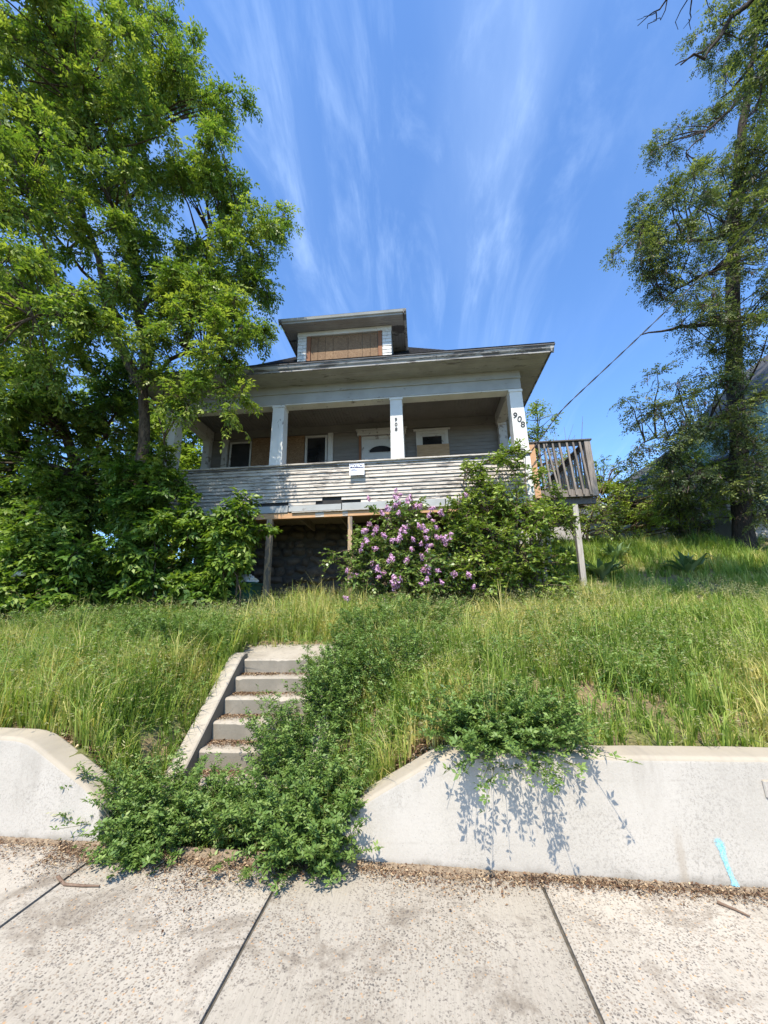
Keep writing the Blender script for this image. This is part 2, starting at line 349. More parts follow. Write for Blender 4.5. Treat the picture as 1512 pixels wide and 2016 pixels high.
def prism(name, poly, axis, a, b, mat, parent=None):
    """poly in the two other axes (order kept), extruded along axis from a to b"""
    V = []
    for t in (a, b):
        for p in poly:
            q = list(p); q.insert(axis, t); V.append(tuple(q))
    n = len(poly); F = [tuple(range(n))[::-1], tuple(range(n, 2*n))] + [(i, (i+1) % n, n+(i+1) % n, n+i) for i in range(n)]
    return mesh(name, V, F, mat, parent)
def beam(name, p, q, w, h, mat, parent=None, upd=(0, 0, 1)):
    """bar from p to q with width w (sideways) and height h (along upd)"""
    p, q = Vector(p), Vector(q); d = (q-p).normalized(); s = d.cross(Vector(upd)).normalized()*w/2; t = s.cross(d).normalized()*h/2
    V = [p-s-t, p+s-t, p+s+t, p-s+t, q-s-t, q+s-t, q+s+t, q-s+t]
    return mesh(name, [tuple(v) for v in V], BOXF, mat, parent)
def tubes(polys, k=6):
    """polys: list of (points Nx3, radii N); returns verts, quad faces"""
    V, F = [], []; ang = np.linspace(0, 2*np.pi, k, endpoint=False); ca, sa = np.cos(ang), np.sin(ang); off = 0
    for pts, rad in polys:
        pts = np.asarray(pts, float); rad = np.asarray(rad, float); n = len(pts)
        d = np.gradient(pts, axis=0); d /= np.linalg.norm(d, axis=1, keepdims=True)+1e-9
        ref = np.array([0, 0, 1.]) if abs(d[:, 2]).mean() < .8 else np.array([1., 0, 0])
        s = np.cross(d, ref); s /= np.linalg.norm(s, axis=1, keepdims=True)+1e-9; t = np.cross(s, d)
        ring = pts[:, None]+rad[:, None, None]*(ca[None, :, None]*s[:, None]+sa[None, :, None]*t[:, None])
        V.append(ring.reshape(-1, 3))
        i = np.arange(n-1)[:, None]*k+np.arange(k)[None]; j = np.arange(n-1)[:, None]*k+(np.arange(k)[None]+1) % k
        F.append((np.stack([i, j, j+k, i+k], -1).reshape(-1, 4))+off); off += n*k
    return np.concatenate(V), np.concatenate(F)
def fastmesh(name, V, Q, mat, parent=None, var=None, smooth=False, origin=(0, 0, 0), tris=None):
    V = np.asarray(V, np.float32)-np.asarray(origin, np.float32)
    me = bpy.data.meshes.new(name); me.vertices.add(len(V)); me.vertices.foreach_set('co', V.ravel())
    nq = 0 if Q is None else len(Q); nt = 0 if tris is None else len(tris)
    li = np.concatenate([a.ravel() for a in (Q, tris) if a is not None]).astype(np.int32)
    me.loops.add(len(li)); me.loops.foreach_set('vertex_index', li)
    st = np.concatenate([np.arange(nq)*4, nq*4+np.arange(nt)*3]).astype(np.int32)
    me.polygons.add(nq+nt); me.polygons.foreach_set('loop_start', st)
    if smooth: me.polygons.foreach_set('use_smooth', np.ones(nq+nt, bool))
    if var is not None:
        a = me.attributes.new('var', 'FLOAT', 'POINT'); a.data.foreach_set('value', np.asarray(var, np.float32))
    me.update(calc_edges=True)
    return link(name, me, mat, parent, origin)
def unit(v): return v/(np.linalg.norm(v, axis=-1, keepdims=True)+1e-9)
def leaflets(p, d, nrm, L, w, var, fold=.18):
    """diamond leaflets: base p, direction d, normal nrm, length L, width w -> verts, quads, var"""
    s = unit(np.cross(d, nrm)); n = np.cross(s, d); L = L[:, None]; w = w[:, None]
    a = p; b = p+d*L*.42+s*w*.5+n*w*fold; c = p+d*L-n*L*.10; e = p+d*L*.42-s*w*.5+n*w*fold
    V = np.stack([a, b, c, e], 1).reshape(-1, 3); Q = np.arange(len(p)*4).reshape(-1, 4)
    return V, Q, np.repeat(var, 4)
def compound(rng, p, d, L, nl, ll, lw, var, droop=.25, ang=55):
    """pinnate leaves with nl leaflets each"""
    n = len(p); upr = np.array([0, 0, 1.])+rng.normal(0, .45, (n, 3)); s = unit(np.cross(d, upr)); nr = unit(np.cross(s, d))
    P, D, N, LL, VV = [], [], [], [], []
    pairs = (nl-1)//2
    for j in range(nl):
        if j == nl-1: t, sg, a = 1.0, 0, 0
        else: t, sg, a = .35+.6*(j//2)/max(pairs, 1), (1 if j % 2 else -1), R(ang)
        base = p+d*(L*t)[:, None]-np.array([0, 0, 1.])*(droop*L*t*t)[:, None]
        dd = unit(d*math.cos(a)+s*sg*math.sin(a)+rng.normal(0, .16, (n, 3))-np.array([0, 0, droop*.8]))
        P.append(base); D.append(dd); N.append(unit(nr+rng.normal(0, .25, (n, 3))))
        LL.append(ll*rng.uniform(.75, 1.15, n)); VV.append(np.clip(var+rng.normal(0, .08, n), 0, 1))
    P, D, N, LL, VV = map(np.concatenate, (P, D, N, LL, VV))
    return leaflets(P, D, N, LL, LL*lw, VV)
def joinm(parts):
    V, Q, A, o = [], [], [], 0
    for v, q, a in parts: V.append(v); Q.append(q+o); A.append(a); o += len(v)
    return np.concatenate(V), np.concatenate(Q), np.concatenate(A)
def bez(a, b, lift, n=5):
    a, b = np.asarray(a, float), np.asarray(b, float); mth = (a+b)/2+np.array([0, 0, lift]); t = np.linspace(0, 1, n)[:, None]
    return (1-t)**2*a+2*t*(1-t)*mth+t*t*b
def dense(poly, step=.25):
    poly = np.asarray(poly, float); out = []
    for a, b in zip(poly[:-1], poly[1:]):
        n = max(2, int(np.linalg.norm(b-a)/step)); out.append(a+(b-a)*np.linspace(0, 1, n, endpoint=False)[:, None])
    return np.concatenate(out+[poly[-1:]])
def wob(rng, poly, amp, step=.4):
    p = dense(poly, step); n = rng.normal(0, amp, p.shape); n[0] = n[-1] = 0
    k = np.array([.25, .5, .25]); 
    for i in range(3): p[1:-1, i] = (p[:-2, i]*k[0]+p[1:-1, i]*k[1]+p[2:, i]*k[2])
    return p+n
class Noise2:
    def __init__(s, seed, scale): s.g = np.random.default_rng(seed).random((64, 64)); s.k = scale
    def __call__(s, x, y):
        x = np.asarray(x)*s.k+100; y = np.asarray(y)*s.k+100; i, j = np.floor(x).astype(int), np.floor(y).astype(int); u, v = x-i, y-j
        u, v = u*u*(3-2*u), v*v*(3-2*v); g = lambda a, b: s.g[a % 64, b % 64]
        return (g(i, j)*(1-u)+g(i+1, j)*u)*(1-v)+(g(i, j+1)*(1-u)+g(i+1, j+1)*u)*v
def sstep(v, a, b): t = np.clip((v-a)/(b-a), 0, 1); return t*t*(3-2*t)

# ------------------------------------------------------------------ terrain
SLOPE = -.027                                    # the pavement runs gently downhill to the right
YS = [3.0, 3.3, 4.2, 5.2, 6.2, 7.2, 8.2, 9, 10.3, 12, 14, 20, 45, 400]
ZS = [.56, .58, .88, 1.13, 1.35, 1.52, 1.70, 1.98, 2.55, 3.35, 3.95, 4.7, 6, 6]
na, nb_ = Noise2(1, .9), Noise2(2, 2.7)
def stair_x(y): return -1.79-.1027*(y-5.36)
def ground_z(x, y):
    x, y = np.asarray(x, float), np.asarray(y, float)
    z = np.interp(y, YS, ZS); flat = np.minimum(z, 1.78)
    k = np.maximum(sstep(x, 2.5, 3.9), sstep(-x, 6.6, 9.0)*.8); z = flat+(z-flat)*k
    z = z+(na(x, y)-.5)*.10*sstep(y, 3.6, 5)+(nb_(x, y)-.5)*.05*sstep(y, 3.4, 4)+.08*sstep(-x, 2.6, 3.4)*sstep(-y, -7, -4)
    walk = SLOPE*x
    zc = np.where(y < 5.25, 1.13-(5.25-y)*.64, 1.13+(y-5.25)*.13)
    zc = np.maximum(zc, walk+.015)
    side = x-stair_x(y); d = np.abs(side)-.72
    t = sstep(d, 0, np.where(side < 0, .55, .95)); t = np.maximum(t, sstep(y, 5.9, 7.2))
    z2 = np.minimum(zc, z)
    z2 = np.where((d < -.06) & (y < 6.05), np.maximum(z2-.26, walk-.04), z2)
    z = z2*(1-t)+z*t
    return np.where(y < 3.18, walk-.055, z)
xs = np.unique(np.round(np.concatenate([[-400, -150, -60, -30, -20, -15, -12], np.arange(-10, 10.01, .12), [11, 12, 14, 17, 22, 35, 70, 150, 400]]), 3))
ys = np.unique(np.round(np.concatenate([[-400, -100, -30, -10, -4, -2, 0, 1.2, 2.2, 3.0, 3.12, 3.2], np.arange(3.26, 9.4, .07), np.arange(9.5, 16, .3), [17, 19, 22, 28, 40, 80, 200, 400]]), 3))
gx, gy = np.meshgrid(xs, ys); gz = ground_z(gx, gy); gz[gy < 1.0] = -.25
nx = len(xs); ii = (np.arange(len(ys)-1)[:, None]*nx+np.arange(nx-1)[None]).ravel()
g = fastmesh('ground', np.stack([gx, gy, gz], -1).reshape(-1, 3), np.stack([ii, ii+1, ii+nx+1, ii+nx], -1), 'soil', smooth=True)
tag(g, 'bare brown soil of the sloping front yard under the grass', 'ground', kind='structure')

# sidewalk: bed with single slabs
def slopebox(x0, x1, y0, y1, top, th, e=.006):
    z = lambda x: SLOPE*x+top
    V = [(x0, y0, z(x0)-th), (x1, y0, z(x1)-th), (x1, y1, z(x1)-th), (x0, y1, z(x0)-th),
         (x0, y0, z(x0)-e), (x1, y0, z(x1)-e), (x1, y1, z(x1)-e), (x0, y1, z(x0)-e),
         (x0+e*2, y0+e*2, z(x0)), (x1-e*2, y0+e*2, z(x1)), (x1-e*2, y1-e*2, z(x1)), (x0+e*2, y1-e*2, z(x0))]
    F = [(0, 3, 2, 1), (0, 1, 5, 4), (1, 2, 6, 5), (2, 3, 7, 6), (3, 0, 4, 7), (4, 5, 9, 8), (5, 6, 10, 9), (6, 7, 11, 10), (7, 4, 8, 11), (8, 9, 10, 11)]
    return V, F
V, F = slopebox(-12, 12, 1.05, 3.06, -.022, .02)
walk = tag(mesh('sidewalk', V, F, 'joint_dirt'), 'worn pale concrete sidewalk in front of the retaining wall', 'sidewalk', kind='structure')
J = [-11.8, -9.9, -8.3, -6.75, -5.2, -3.75, -2.28, -.96, .66, 2.22, 3.8, 5.4, 7, 8.6, 10.2, 11.8]
for a, b in zip(J[:-1], J[1:]):
    V, F = slopebox(a+.010, b-.010, 1.06, 3.045, 0, .05); mesh('slab', V, F, 'sidewalk', walk)
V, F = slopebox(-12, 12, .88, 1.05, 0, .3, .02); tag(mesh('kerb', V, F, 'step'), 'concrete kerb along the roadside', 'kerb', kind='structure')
V, F = slopebox(-60, 60, -7, .88, -.14, .08); tag(mesh('road', V, F, 'asphalt'), 'dark asphalt road beside the kerb', 'road', kind='structure')

# ------------------------------------------------------------------ retaining walls
def retaining(name, stations, label):
    th = thing(name, (stations[0][0]*.5+stations[-1][0]*.5, 3.2, SLOPE*stations[0][0]-.05), label, 'wall', 'concrete retaining walls')
    S = []; st = stations; xsn = []
    for (x0, z0), (x1, z1) in zip(st[:-1], st[1:]):
        n = max(1, int(abs(x1-x0)/.06)) if z0 != z1 else max(1, int(abs(x1-x0)/.09))
        for t in np.linspace(0, 1, n, endpoint=False): xsn.append((x0+(x1-x0)*t, z0+(z1-z0)*(t)+random.uniform(-.006, .006)))
    xsn.append(st[-1])
    zz_ = np.array([q[1] for q in xsn])
    for _ in range(2): zz_[1:-1] = .25*zz_[:-2]+.5*zz_[1:-1]+.25*zz_[2:]
    V, F = [], []
    for (x, _), zt in zip(xsn, zz_):
        r = .036; prof = [(3.055, SLOPE*x-.06), (3.085, zt-r)]
        for a in np.linspace(0, 90, 6)[1:]: prof.append((3.085+r*(1-math.cos(R(a))), zt-r+r*math.sin(R(a))))
        prof += [(3.30, zt+.004), (3.325, zt-.01), (3.33, -.3)]
        V += [(x, p[0], p[1]) for p in prof]
    k = len(prof)
    for i in range(len(xsn)-1):
        for j in range(k-1): F.append((i*k+j, (i+1)*k+j, (i+1)*k+j+1, i*k+j+1))
    F += [tuple(range(k)), tuple(range((len(xsn)-1)*k, len(xsn)*k))[::-1]]
    o = mesh('wall_body', V, F, 'concrete_wall', th)
    return th, o
rw, rwb = retaining('retaining_wall', [(-.78, .10), (-.72, .20), (-.42, .395), (.06, .645), (.14, .665), (.5, .668), (2.2, .66), (12, .60)],
                'long pale concrete retaining wall with a blue spray-paint mark')
lw, _ = retaining('retaining_wall', [(-12, .95), (-3.6, .755), (-3.13, .742), (-3.05, .72), (-2.48, .40), (-2.40, .32), (-2.37, .2)],
                'pale concrete retaining wall that ends beside the foot of the steps, no paint mark')
# blue spray mark and small raised plate on the right wall
sp = [(1.768, .235), (1.775, .20), (1.779, .16), (1.785, .10), (1.80, .03), (1.815, -.03), (1.82, -.055)]; ww = [.012, .018, .015, .010, .010, .016, .012]
V, A_ = [], []
for k, ((x, z), w) in enumerate(zip(sp, ww)):
    yf = 3.0565+.03*max(0, z+.06)/.7-.004
    for q, al in ((-2.0, 0), (-.8, .75), (0, 1), (.8, .75), (2.0, 0)): V.append((x+q*w, yf, z)); A_.append(al*(0 if k == 0 else 1))
k5 = len(sp); sm_ = mesh('spray_mark', V, [(i*5+j, i*5+j+1, i*5+j+6, i*5+j+5) for i in range(k5-1) for j in range(4)], 'blue_spray', rw)
sm_.data.attributes.new('var', 'FLOAT', 'POINT').data.foreach_set('value', np.array(A_, np.float32))
box('cast_plate', (2.11, 2.22, 3.066, 3.09, .44, .54), 'concrete_wall', rw, .006)

# ------------------------------------------------------------------ front steps
steps = thing('front_steps', (stair_x(4.3), 4.3, 0), 'worn concrete front steps littered with dry straw, half hidden by green weeds', 'steps')
def skew(V): return [(x+stair_x(y)-0.0, y, z) for x, y, z in V]
NR, RI, TR = 6, .178, .285
for i in range(NR):                              # i = 0 is the top step (nosing Y = 5.2)
    zt = 1.09-i*RI; y0 = 5.2-i*TR; y1 = y0+TR+.03 if i else 5.28
    V, F, nseg = [], [], 22; wr = np.random.default_rng(90+i); k1 = np.convolve(wr.normal(0, .006, nseg+5), np.ones(3)/3, 'same'); k2 = wr.normal(0, .0035, nseg+1); ch = (wr.random(nseg+1) < .12)*wr.uniform(.004, .016, nseg+1)
    for q in range(nseg+1):
        x = -.555+1.11*q/nseg; a_, b_ = k1[q+2], k2[q]
        V += [(x, y0+a_*.6, zt-RI-.02), (x, y0+a_*.6, zt-.022-ch[q]), (x, y0+.012+ch[q], zt-.006+b_*.5-ch[q]*.4), (x, y0+.035+ch[q], zt+b_*.6), (x, y0+.16, zt-.004+b_*.4), (x, y1, zt), (x, y1, zt-RI-.02)]
    for q in range(nseg):
        for c_ in range(7): F.append((q*7+c_, (q+1)*7+c_, (q+1)*7+(c_+1) % 7, q*7+(c_+1) % 7))
    F += [tuple(range(7))[::-1], tuple(range(nseg*7, nseg*7+7))]
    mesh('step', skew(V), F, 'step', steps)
V = [(-.72, 5.27, 1.0), (.72, 5.27, 1.0), (.72, 6.1, 1.1), (-.72, 6.1, 1.1), (-.72, 5.27, 1.088), (.72, 5.27, 1.088), (.72, 6.1, 1.215), (-.72, 6.1, 1.215)]
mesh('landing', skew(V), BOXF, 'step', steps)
for sgn in (-1, 1):
    a, b = (.558, .73); V, F = [], []
    prof = [(3.42, .02), (3.75, .245), (4.3, .60), (4.85, .955), (5.12, 1.115), (5.24, 1.150), (5.34, 1.145), (5.36, .9)]
    for y, z in prof:
        for w, dz in ((a, 0), (a+.012, .014), (b-.012, .014), (b, 0)): V.append((sgn*w, y, z+dz))
    n = len(prof)
    for y, z in prof:
        for w in (a, b): V.append((sgn*w, y, z-.45))
    for i in range(n-1):
        for j in range(3): F.append((i*4+j, i*4+j+1, (i+1)*4+j+1, (i+1)*4+j))
        o = n*4; F.append((i*4, (i+1)*4, o+(i+1)*2, o+i*2)); F.append((i*4+3, o+i*2+1, o+(i+1)*2+1, (i+1)*4+3))
    F.append((0, n*4, n*4+1, 3, 2, 1)); F.append(((n-1)*4, (n-1)*4+1, (n-1)*4+2, (n-1)*4+3, n*4+2*n-1, n*4+2*n-2))
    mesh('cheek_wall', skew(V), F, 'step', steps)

# ------------------------------------------------------------------ the house
HX = -1.87
house = thing('house', (HX, 8.5, 1.75), 'boarded-up one-storey house with peeling white porch raised on posts', 'house')
FY = 8.5; BY = 10.3                              # porch front, house front wall
XL, XR = -6.32, 2.56
# foundation of rubble stone below the house wall
fnd = box('foundation', (-6.2, 2.45, 10.34, 10.6, 1.5, 4.1), 'mortar', house)
rng = np.random.default_rng(5); stone_meshes = []
for v in range(7):
    k = 9; ang = np.sort(np.linspace(0, 2*np.pi, k, endpoint=False)+rng.normal(0, .12, k))
    rr = rng.uniform(.82, 1.1, k); ox = np.sign(np.cos(ang))*np.abs(np.cos(ang))**.7*rr*.5; oz = np.sign(np.sin(ang))*np.abs(np.sin(ang))**.7*rr*.5
    V = [(x, .02, z) for x, z in zip(ox, oz)]+[(x*.72, -.07+rng.normal(0, .015), z*.7) for x, z in zip(ox, oz)]+[(0, -.09, 0)]
    F = [(i, (i+1) % k, k+(i+1) % k, k+i) for i in range(k)]+[(k+i, k+(i+1) % k, 2*k) for i in range(k)]
    me = bpy.data.meshes.new('stone'); me.from_pydata(V, [], F); me.polygons.foreach_set('use_smooth', [True]*len(F)); me.materials.append(M['stone']); stone_meshes.append(me)
zrow = 1.72
while zrow < 4.0:
    h = rng.uniform(.15, .27); x = -6.1+rng.uniform(0, .2)
    while x < 2.3:
        w = rng.uniform(.2, .46); o = link('stone', stone_meshes[rng.integers(7)], None, fnd, (x+w/2, 10.335, zrow+h/2+rng.normal(0, .03)))
        o.scale = (w*rng.uniform(.95, 1.12), rng.uniform(.6, 1.5), h*rng.uniform(.9, 1.3)); o.rotation_euler = (0, rng.normal(0, .25), 0); x += w+.012
    zrow += h+.01
# porch posts under the beam
for x, y, b_, mt, w in ((-6.1, 8.56, 1.7, 'old_wood', .12), (-3.43, 8.56, 1.72, 'post_wood', .125), (-1.55, 8.56, 1.74, 'post_wood', .10), (2.42, 8.56, 1.78, 'old_wood', .12)):
    box('porch_post', (x-w/2, x+w/2, y-w/2, y+w/2, b_, 3.80), mt, house, .006)
# porch floor, beam and skirt
boxes('porch_floor', [(XL+.03, XR-.03, 8.56, 10.34, 4.06, 4.14)], 'old_wood', house)
for k in range(9):
    x = -5.9+k*1.0; box('floor_joist', (x, x+.05, 8.64, 10.33, 3.88, 4.06), 'old_wood', house)
bm = mesh('porch_beam', boxv(XL+.02, XR-.05, 8.50, 8.62, 3.80, 3.93), BOXF, 'raw_wood', house)
for x0, x1 in ((XL+.0, -4.6), (-2.35, -2.15), (-1.72, -1.6)):
    box('paint_patch', (x0, x1, 8.494, 8.5, 3.803, 3.928), 'rail_paint', bm)
skirt = [(XL, -3.0, 3.935, 4.10), (-2.98, -1.75, 3.95, 4.09), (-1.73, .6, 3.94, 4.105), (.62, XR-.06, 3.935, 4.10)]
for x0, x1, z0, z1 in skirt: box('skirt_board', (x0, x1, 8.475, 8.56, z0, z1), 'paint_grey', house, .004)
box('water_table', (-2.9, 2.3, 8.455, 8.5, 3.915, 3.937), 'rail_paint', house, .004)
# half wall of clapboards
rail = box('porch_half_wall', (XL+.02, XR-.12, 8.535, 8.60, 4.10, 5.055), 'dark', house)
ex, z = .0865, 4.10
def clap(x0, x1, zb, h, mat, parent, y=8.535, lean=.022, th=.012, name='clapboard'):
    V = [(x0, y-lean-th, zb), (x1, y-lean-th, zb), (x1, y-lean, zb), (x0, y-lean, zb), (x0, y-th, zb+h), (x1, y-th, zb+h), (x1, y, zb+h), (x0, y, zb+h)]
    return mesh(name, V, BOXF, mat, parent)
rr = random.Random(3)
for i in range(11):
    zb = 4.10+i*ex; cuts = [XL+.03]
    x = XL+.03+rr.uniform(1.2, 3.4)
    while x < XR-1.0: cuts.append(x); x += rr.uniform(1.8, 4.2)
    cuts.append(XR-.16)
    if i == 0: cuts = [XL+.03, -4.2, -3.0, -2.35, -1.3, .5, XR-.16]
    if i == 1: cuts = [XL+.03, -4.8, -2.2, -1.75, XR-.16]
    for k, (a, b) in enumerate(zip(cuts[:-1], cuts[1:])):
        if i == 0 and k in (1, 3): continue
        if i == 1 and k in (2,): continue
        dz = rr.uniform(-.004, .004); tl = rr.uniform(-.006, .006)
        o = clap(a+.002, b-.002, zb+dz, ex+.012, 'rail_paint', rail, lean=.030+rr.uniform(-.006, .010))
        o.rotation_euler = (0, tl*.35, 0)
capb = box('rail_cap', (XL-.04, XR+.03, 8.44, 8.68, 5.075, 5.115), 'rail_paint', house, .008)
box('cap_moulding', (XL+.0, XR-.02, 8.475, 8.535, 5.03, 5.075), 'fascia', house, .005)
box('corner_board', (XR-.155, XR-.005, 8.49, 8.66, 4.08, 5.03), 'paint_white', house, .005)
box('corner_board', (XL-.0, XL+.12, 8.49, 8.66, 4.08, 5.03), 'paint_white', house, .005)
for x0, x1, nm in ((XR-.10, XR-.03, 'r'), (XL+.03, XL+.10, 'l')):   # side half walls
    sw = box('porch_half_wall', (x0, x1, 8.67, 10.33, 4.08, 5.03), 'paint_white', house)
    box('rail_cap', (x0-.06, x1+.06, 8.68, 10.33, 5.075, 5.11), 'rail_paint', house, .006)
# columns
def column(x, y, w0, w1, num=None):
    z0, z1 = 5.115, 6.72
    c = mesh('column', [(x-w0/2, y-w0/2, z0), (x+w0/2, y-w0/2, z0), (x+w0/2, y+w0/2, z0), (x-w0/2, y+w0/2, z0),
                        (x-w1/2, y-w1/2, z1), (x+w1/2, y-w1/2, z1), (x+w1/2, y+w1/2, z1), (x-w1/2, y+w1/2, z1)], BOXF, 'paint_white', house)
    h = w1/2
    box('capital', (x-h-.018, x+h+.018, y-h-.018, y+h+.018, 6.655, 6.716), 'paint_white', c, .006)
    return c
cols = [column(x, 8.645, .315, .285) for x in (-6.16, -3.36, -.43, 2.40)]
for x in (-6.17, 2.40):
    box('pilaster', (x-.10, x+.10, 10.17, 10.34, 5.115, 6.74), 'trim', house, .005)
    box('pilaster_cap', (x-.12, x+.12, 10.15, 10.30, 6.66, 6.72), 'trim', house, .005)
def text_mesh(name, body, size, loc, mat, parent, ry=0.0, depth=.006, shear=0, bold=0):
    cu = bpy.data.curves.new(name, 'FONT'); cu.body = body; cu.size = size; cu.align_x = 'CENTER'; cu.align_y = 'CENTER'
    cu.extrude = depth/2; cu.shear = shear; cu.offset = bold
    t = bpy.data.objects.new(name, cu); COL.objects.link(t); bpy.context.view_layer.update()
    me = bpy.data.meshes.new_from_object(t.evaluated_get(bpy.context.evaluated_depsgraph_get()))
    COL.objects.unlink(t); bpy.data.objects.remove(t); me.materials.clear()
    o = link(name, me, mat, parent, loc); o.rotation_euler = (R(90), ry, 0); return o
yc = 8.645-.315/2-.004
for ch, z in zip('908', (6.12, 5.99, 5.865)): text_mesh('numeral', ch, .128, (-.445, yc+.005, z), 'black_metal', cols[2], R(6), bold=.003)
for ch, x, z, a in (('9', 2.325, 6.03, 14), ('0', 2.415, 5.93, 14), ('8', 2.475, 5.79, 8)): text_mesh('numeral', ch, .21, (x, yc+.005, z), 'black_metal', cols[3], R(a), bold=.003)
# header: front beam, side beams, frieze
hd = box('header_beam', (XL+.02, XR-.02, 8.50, 8.80, 6.745, 7.02), 'paint_grey', house, .004)
box('beam_soffit', (XL+.01, XR-.01, 8.515, 8.79, 6.72, 6.744), 'paint_white', hd)
box('frieze_board', (XL+.01, XR-.01, 8.485, 8.56, 7.022, 7.22), 'paint_grey', house, .004)
box('frieze_moulding', (XL+.0, XR+.0, 8.465, 8.52, 7.008, 7.04), 'paint_grey', house, .006)
for x0, x1 in ((XL+.06, XL+.30), (XR-.30, XR-.06)):
    box('side_beam', (x0, x1, 8.80, 10.28, 6.72, 7.02), 'trim', house, .004)
    box('side_frieze', (x0+.02, x1-.02, 8.80, 17, 7.02, 7.24), 'paint_grey', house)
# porch ceiling of beaded boards (boards run front to back)
ce = []
x = XL+.3
while x < XR-.32: ce.append((x, x+.082, 8.80, 10.33, 7.03+.006*((len(ce)*7) % 3 == 0), 7.06)); x += .09
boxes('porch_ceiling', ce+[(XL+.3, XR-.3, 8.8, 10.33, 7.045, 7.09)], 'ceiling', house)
bz = mesh('porch_lamp', [(math.cos(a)*r-.95, 9.15+math.sin(a)*r, z) for r, z in ((.07, 7.03), (.075, 6.99), (.05, 6.95), (.015, 6.93)) for a in np.linspace(0, 2*np.pi, 10, endpoint=False)],
          [(i*10+j, i*10+(j+1) % 10, (i+1)*10+(j+1) % 10, (i+1)*10+j) for i in range(3) for j in range(10)], 'black_metal', house, True)
# house front wall with clapboards behind the porch
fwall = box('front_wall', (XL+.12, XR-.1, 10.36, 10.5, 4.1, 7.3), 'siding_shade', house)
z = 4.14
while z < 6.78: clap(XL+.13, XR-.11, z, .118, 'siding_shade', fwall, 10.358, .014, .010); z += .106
box('wall_frieze', (XL+.13, XR-.11, 10.30, 10.358, 6.80, 7.03), 'ceiling', house, .004)
box('wall_moulding', (XL+.13, XR-.11, 10.275, 10.32, 6.775, 6.80), 'ceiling', house, .004)
for x0, x1, y0, y1 in ((XR-.11, XR-.02, 10.36, 20), (XL+.02, XL+.11, 10.36, 20)):
    sw = box('side_wall', (x0, x1, y0, y1, 1.6, 7.3), 'siding_shade', house)
box('back_wall', (XL+.12, XR-.12, 19.9, 20, 1.6, 7.3), 'siding_shade', house)
for i in range(26):
    z = 4.2+i*.115
    o = mesh('clapboard', [(XR-.006, 10.36, z), (XR-.006, 20, z), (XR-.02, 20, z), (XR-.02, 10.36, z), (XR-.018, 10.36, z+.12), (XR-.018, 20, z+.12), (XR-.022, 20, z+.12), (XR-.022, 10.36, z+.12)], BOXF, 'trim', house)
box('corner_trim', (XR-.12, XR+.012, 10.345, 10.46, 4.1, 7.02), 'trim', house, .004)
def window(x0, x1, z0, z1, name='window', fr=.045, mat='trim'):
    w = boxes(name, [(x0, x0+fr, 10.27, 10.40, z0, z1), (x1-fr, x1, 10.27, 10.40, z0, z1), (x0+fr, x1-fr, 10.272, 10.40, z1-fr, z1), (x0+fr, x1-fr, 10.272, 10.40, z0, z0+fr)], mat, house)
    box('pane', (x0+fr, x1-fr, 10.325, 10.335, z0+fr, z1-fr), 'glass', w); return w
# triple window group, middle boarded with OSB
box('window_casing', (-5.72, -5.55, 10.26, 10.345, 4.6, 6.775), 'trim', house, .005)
box('window_casing', (-2.53, -2.38, 10.26, 10.345, 4.6, 6.775), 'trim', house, .005)
w = window(-5.48, -4.82, 4.75, 6.66); box('meeting_rail', (-5.43, -4.87, 10.30, 10.325, 5.62, 5.68), 'trim', w)
for a, b in ((-4.80, -4.0), (-3.985, -3.22)): box('osb_board', (a, b, 10.262, 10.274, 4.7, 6.74), 'osb', house)
w = window(-3.20, -2.55, 4.75, 6.72, fr=.055); box('meeting_rail', (-3.145, -2.605, 10.30, 10.325, 5.72, 5.78), 'trim', w)
box('sash_screen', (-5.435, -4.865, 10.296, 10.30, 4.8, 6.61), 'dark', w)
# right window: dark upper sash, board across the lower half
w = window(.02, .92, 5.5, 6.66, fr=.09); box('head_trim', (-.05, .99, 10.25, 10.345, 6.665, 6.72), 'trim', w, .004)
box('sill', (-.06, 1.0, 10.22, 10.345, 5.42, 5.495), 'trim', w, .004); box('inner_frame', (.11, .83, 10.30, 10.325, 6.50, 6.57), 'trim', w)
box('inner_frame', (.11, .20, 10.30, 10.325, 5.6, 6.50), 'trim', w); box('inner_frame', (.74, .83, 10.30, 10.325, 5.6, 6.50), 'trim', w)
box('osb_board', (.03, .93, 10.245, 10.262, 5.82, 6.22), 'ply', w)
# front door with an arched light
box('door_casing', (-1.62, -1.555, 10.25, 10.345, 4.15, 6.62), 'door_wood', house, .004)
box('door_casing', (-.42, -.30, 10.25, 10.345, 4.15, 6.62), 'trim', house, .004)
box('door_head', (-1.66, -.26, 10.22, 10.345, 6.62, 6.76), 'trim', house, .005)
box('door_head_cap', (-1.70, -.22, 10.19, 10.345, 6.765, 6.80), 'trim', house, .005)
door = box('front_door', (-1.545, -.43, 10.30, 10.345, 4.15, 6.60), 'door', house)
box('door_frame', (-1.545, -1.47, 10.28, 10.298, 4.15, 6.60), 'trim', door); box('door_frame', (-1.46, -.43, 10.28, 10.298, 6.50, 6.60), 'trim', door)
arc = [(-1.32+.0, 6.10)]+[(-1.0-.32*math.cos(a), 6.12+.17*math.sin(a)) for a in np.linspace(0, math.pi, 14)]+[(-.68, 6.10)]
prism('arched_light', arc, 1, 10.288, 10.297, 'glass', door)
arc2 = [(-1.36, 6.06)]+[(-1.0-.36*math.cos(a), 6.11+.215*math.sin(a)) for a in np.linspace(0, math.pi, 14)]+[(-.64, 6.06)]
prism('light_surround', arc2, 1, 10.2975, 10.2995, 'trim', door)
for (x0, x1, z0, z1) in ((-1.36, -1.06, 5.2, 5.9), (-.94, -.64, 5.2, 5.9)): box('door_panel', (x0, x1, 10.292, 10.30, z0, z1), 'door', door, .003)
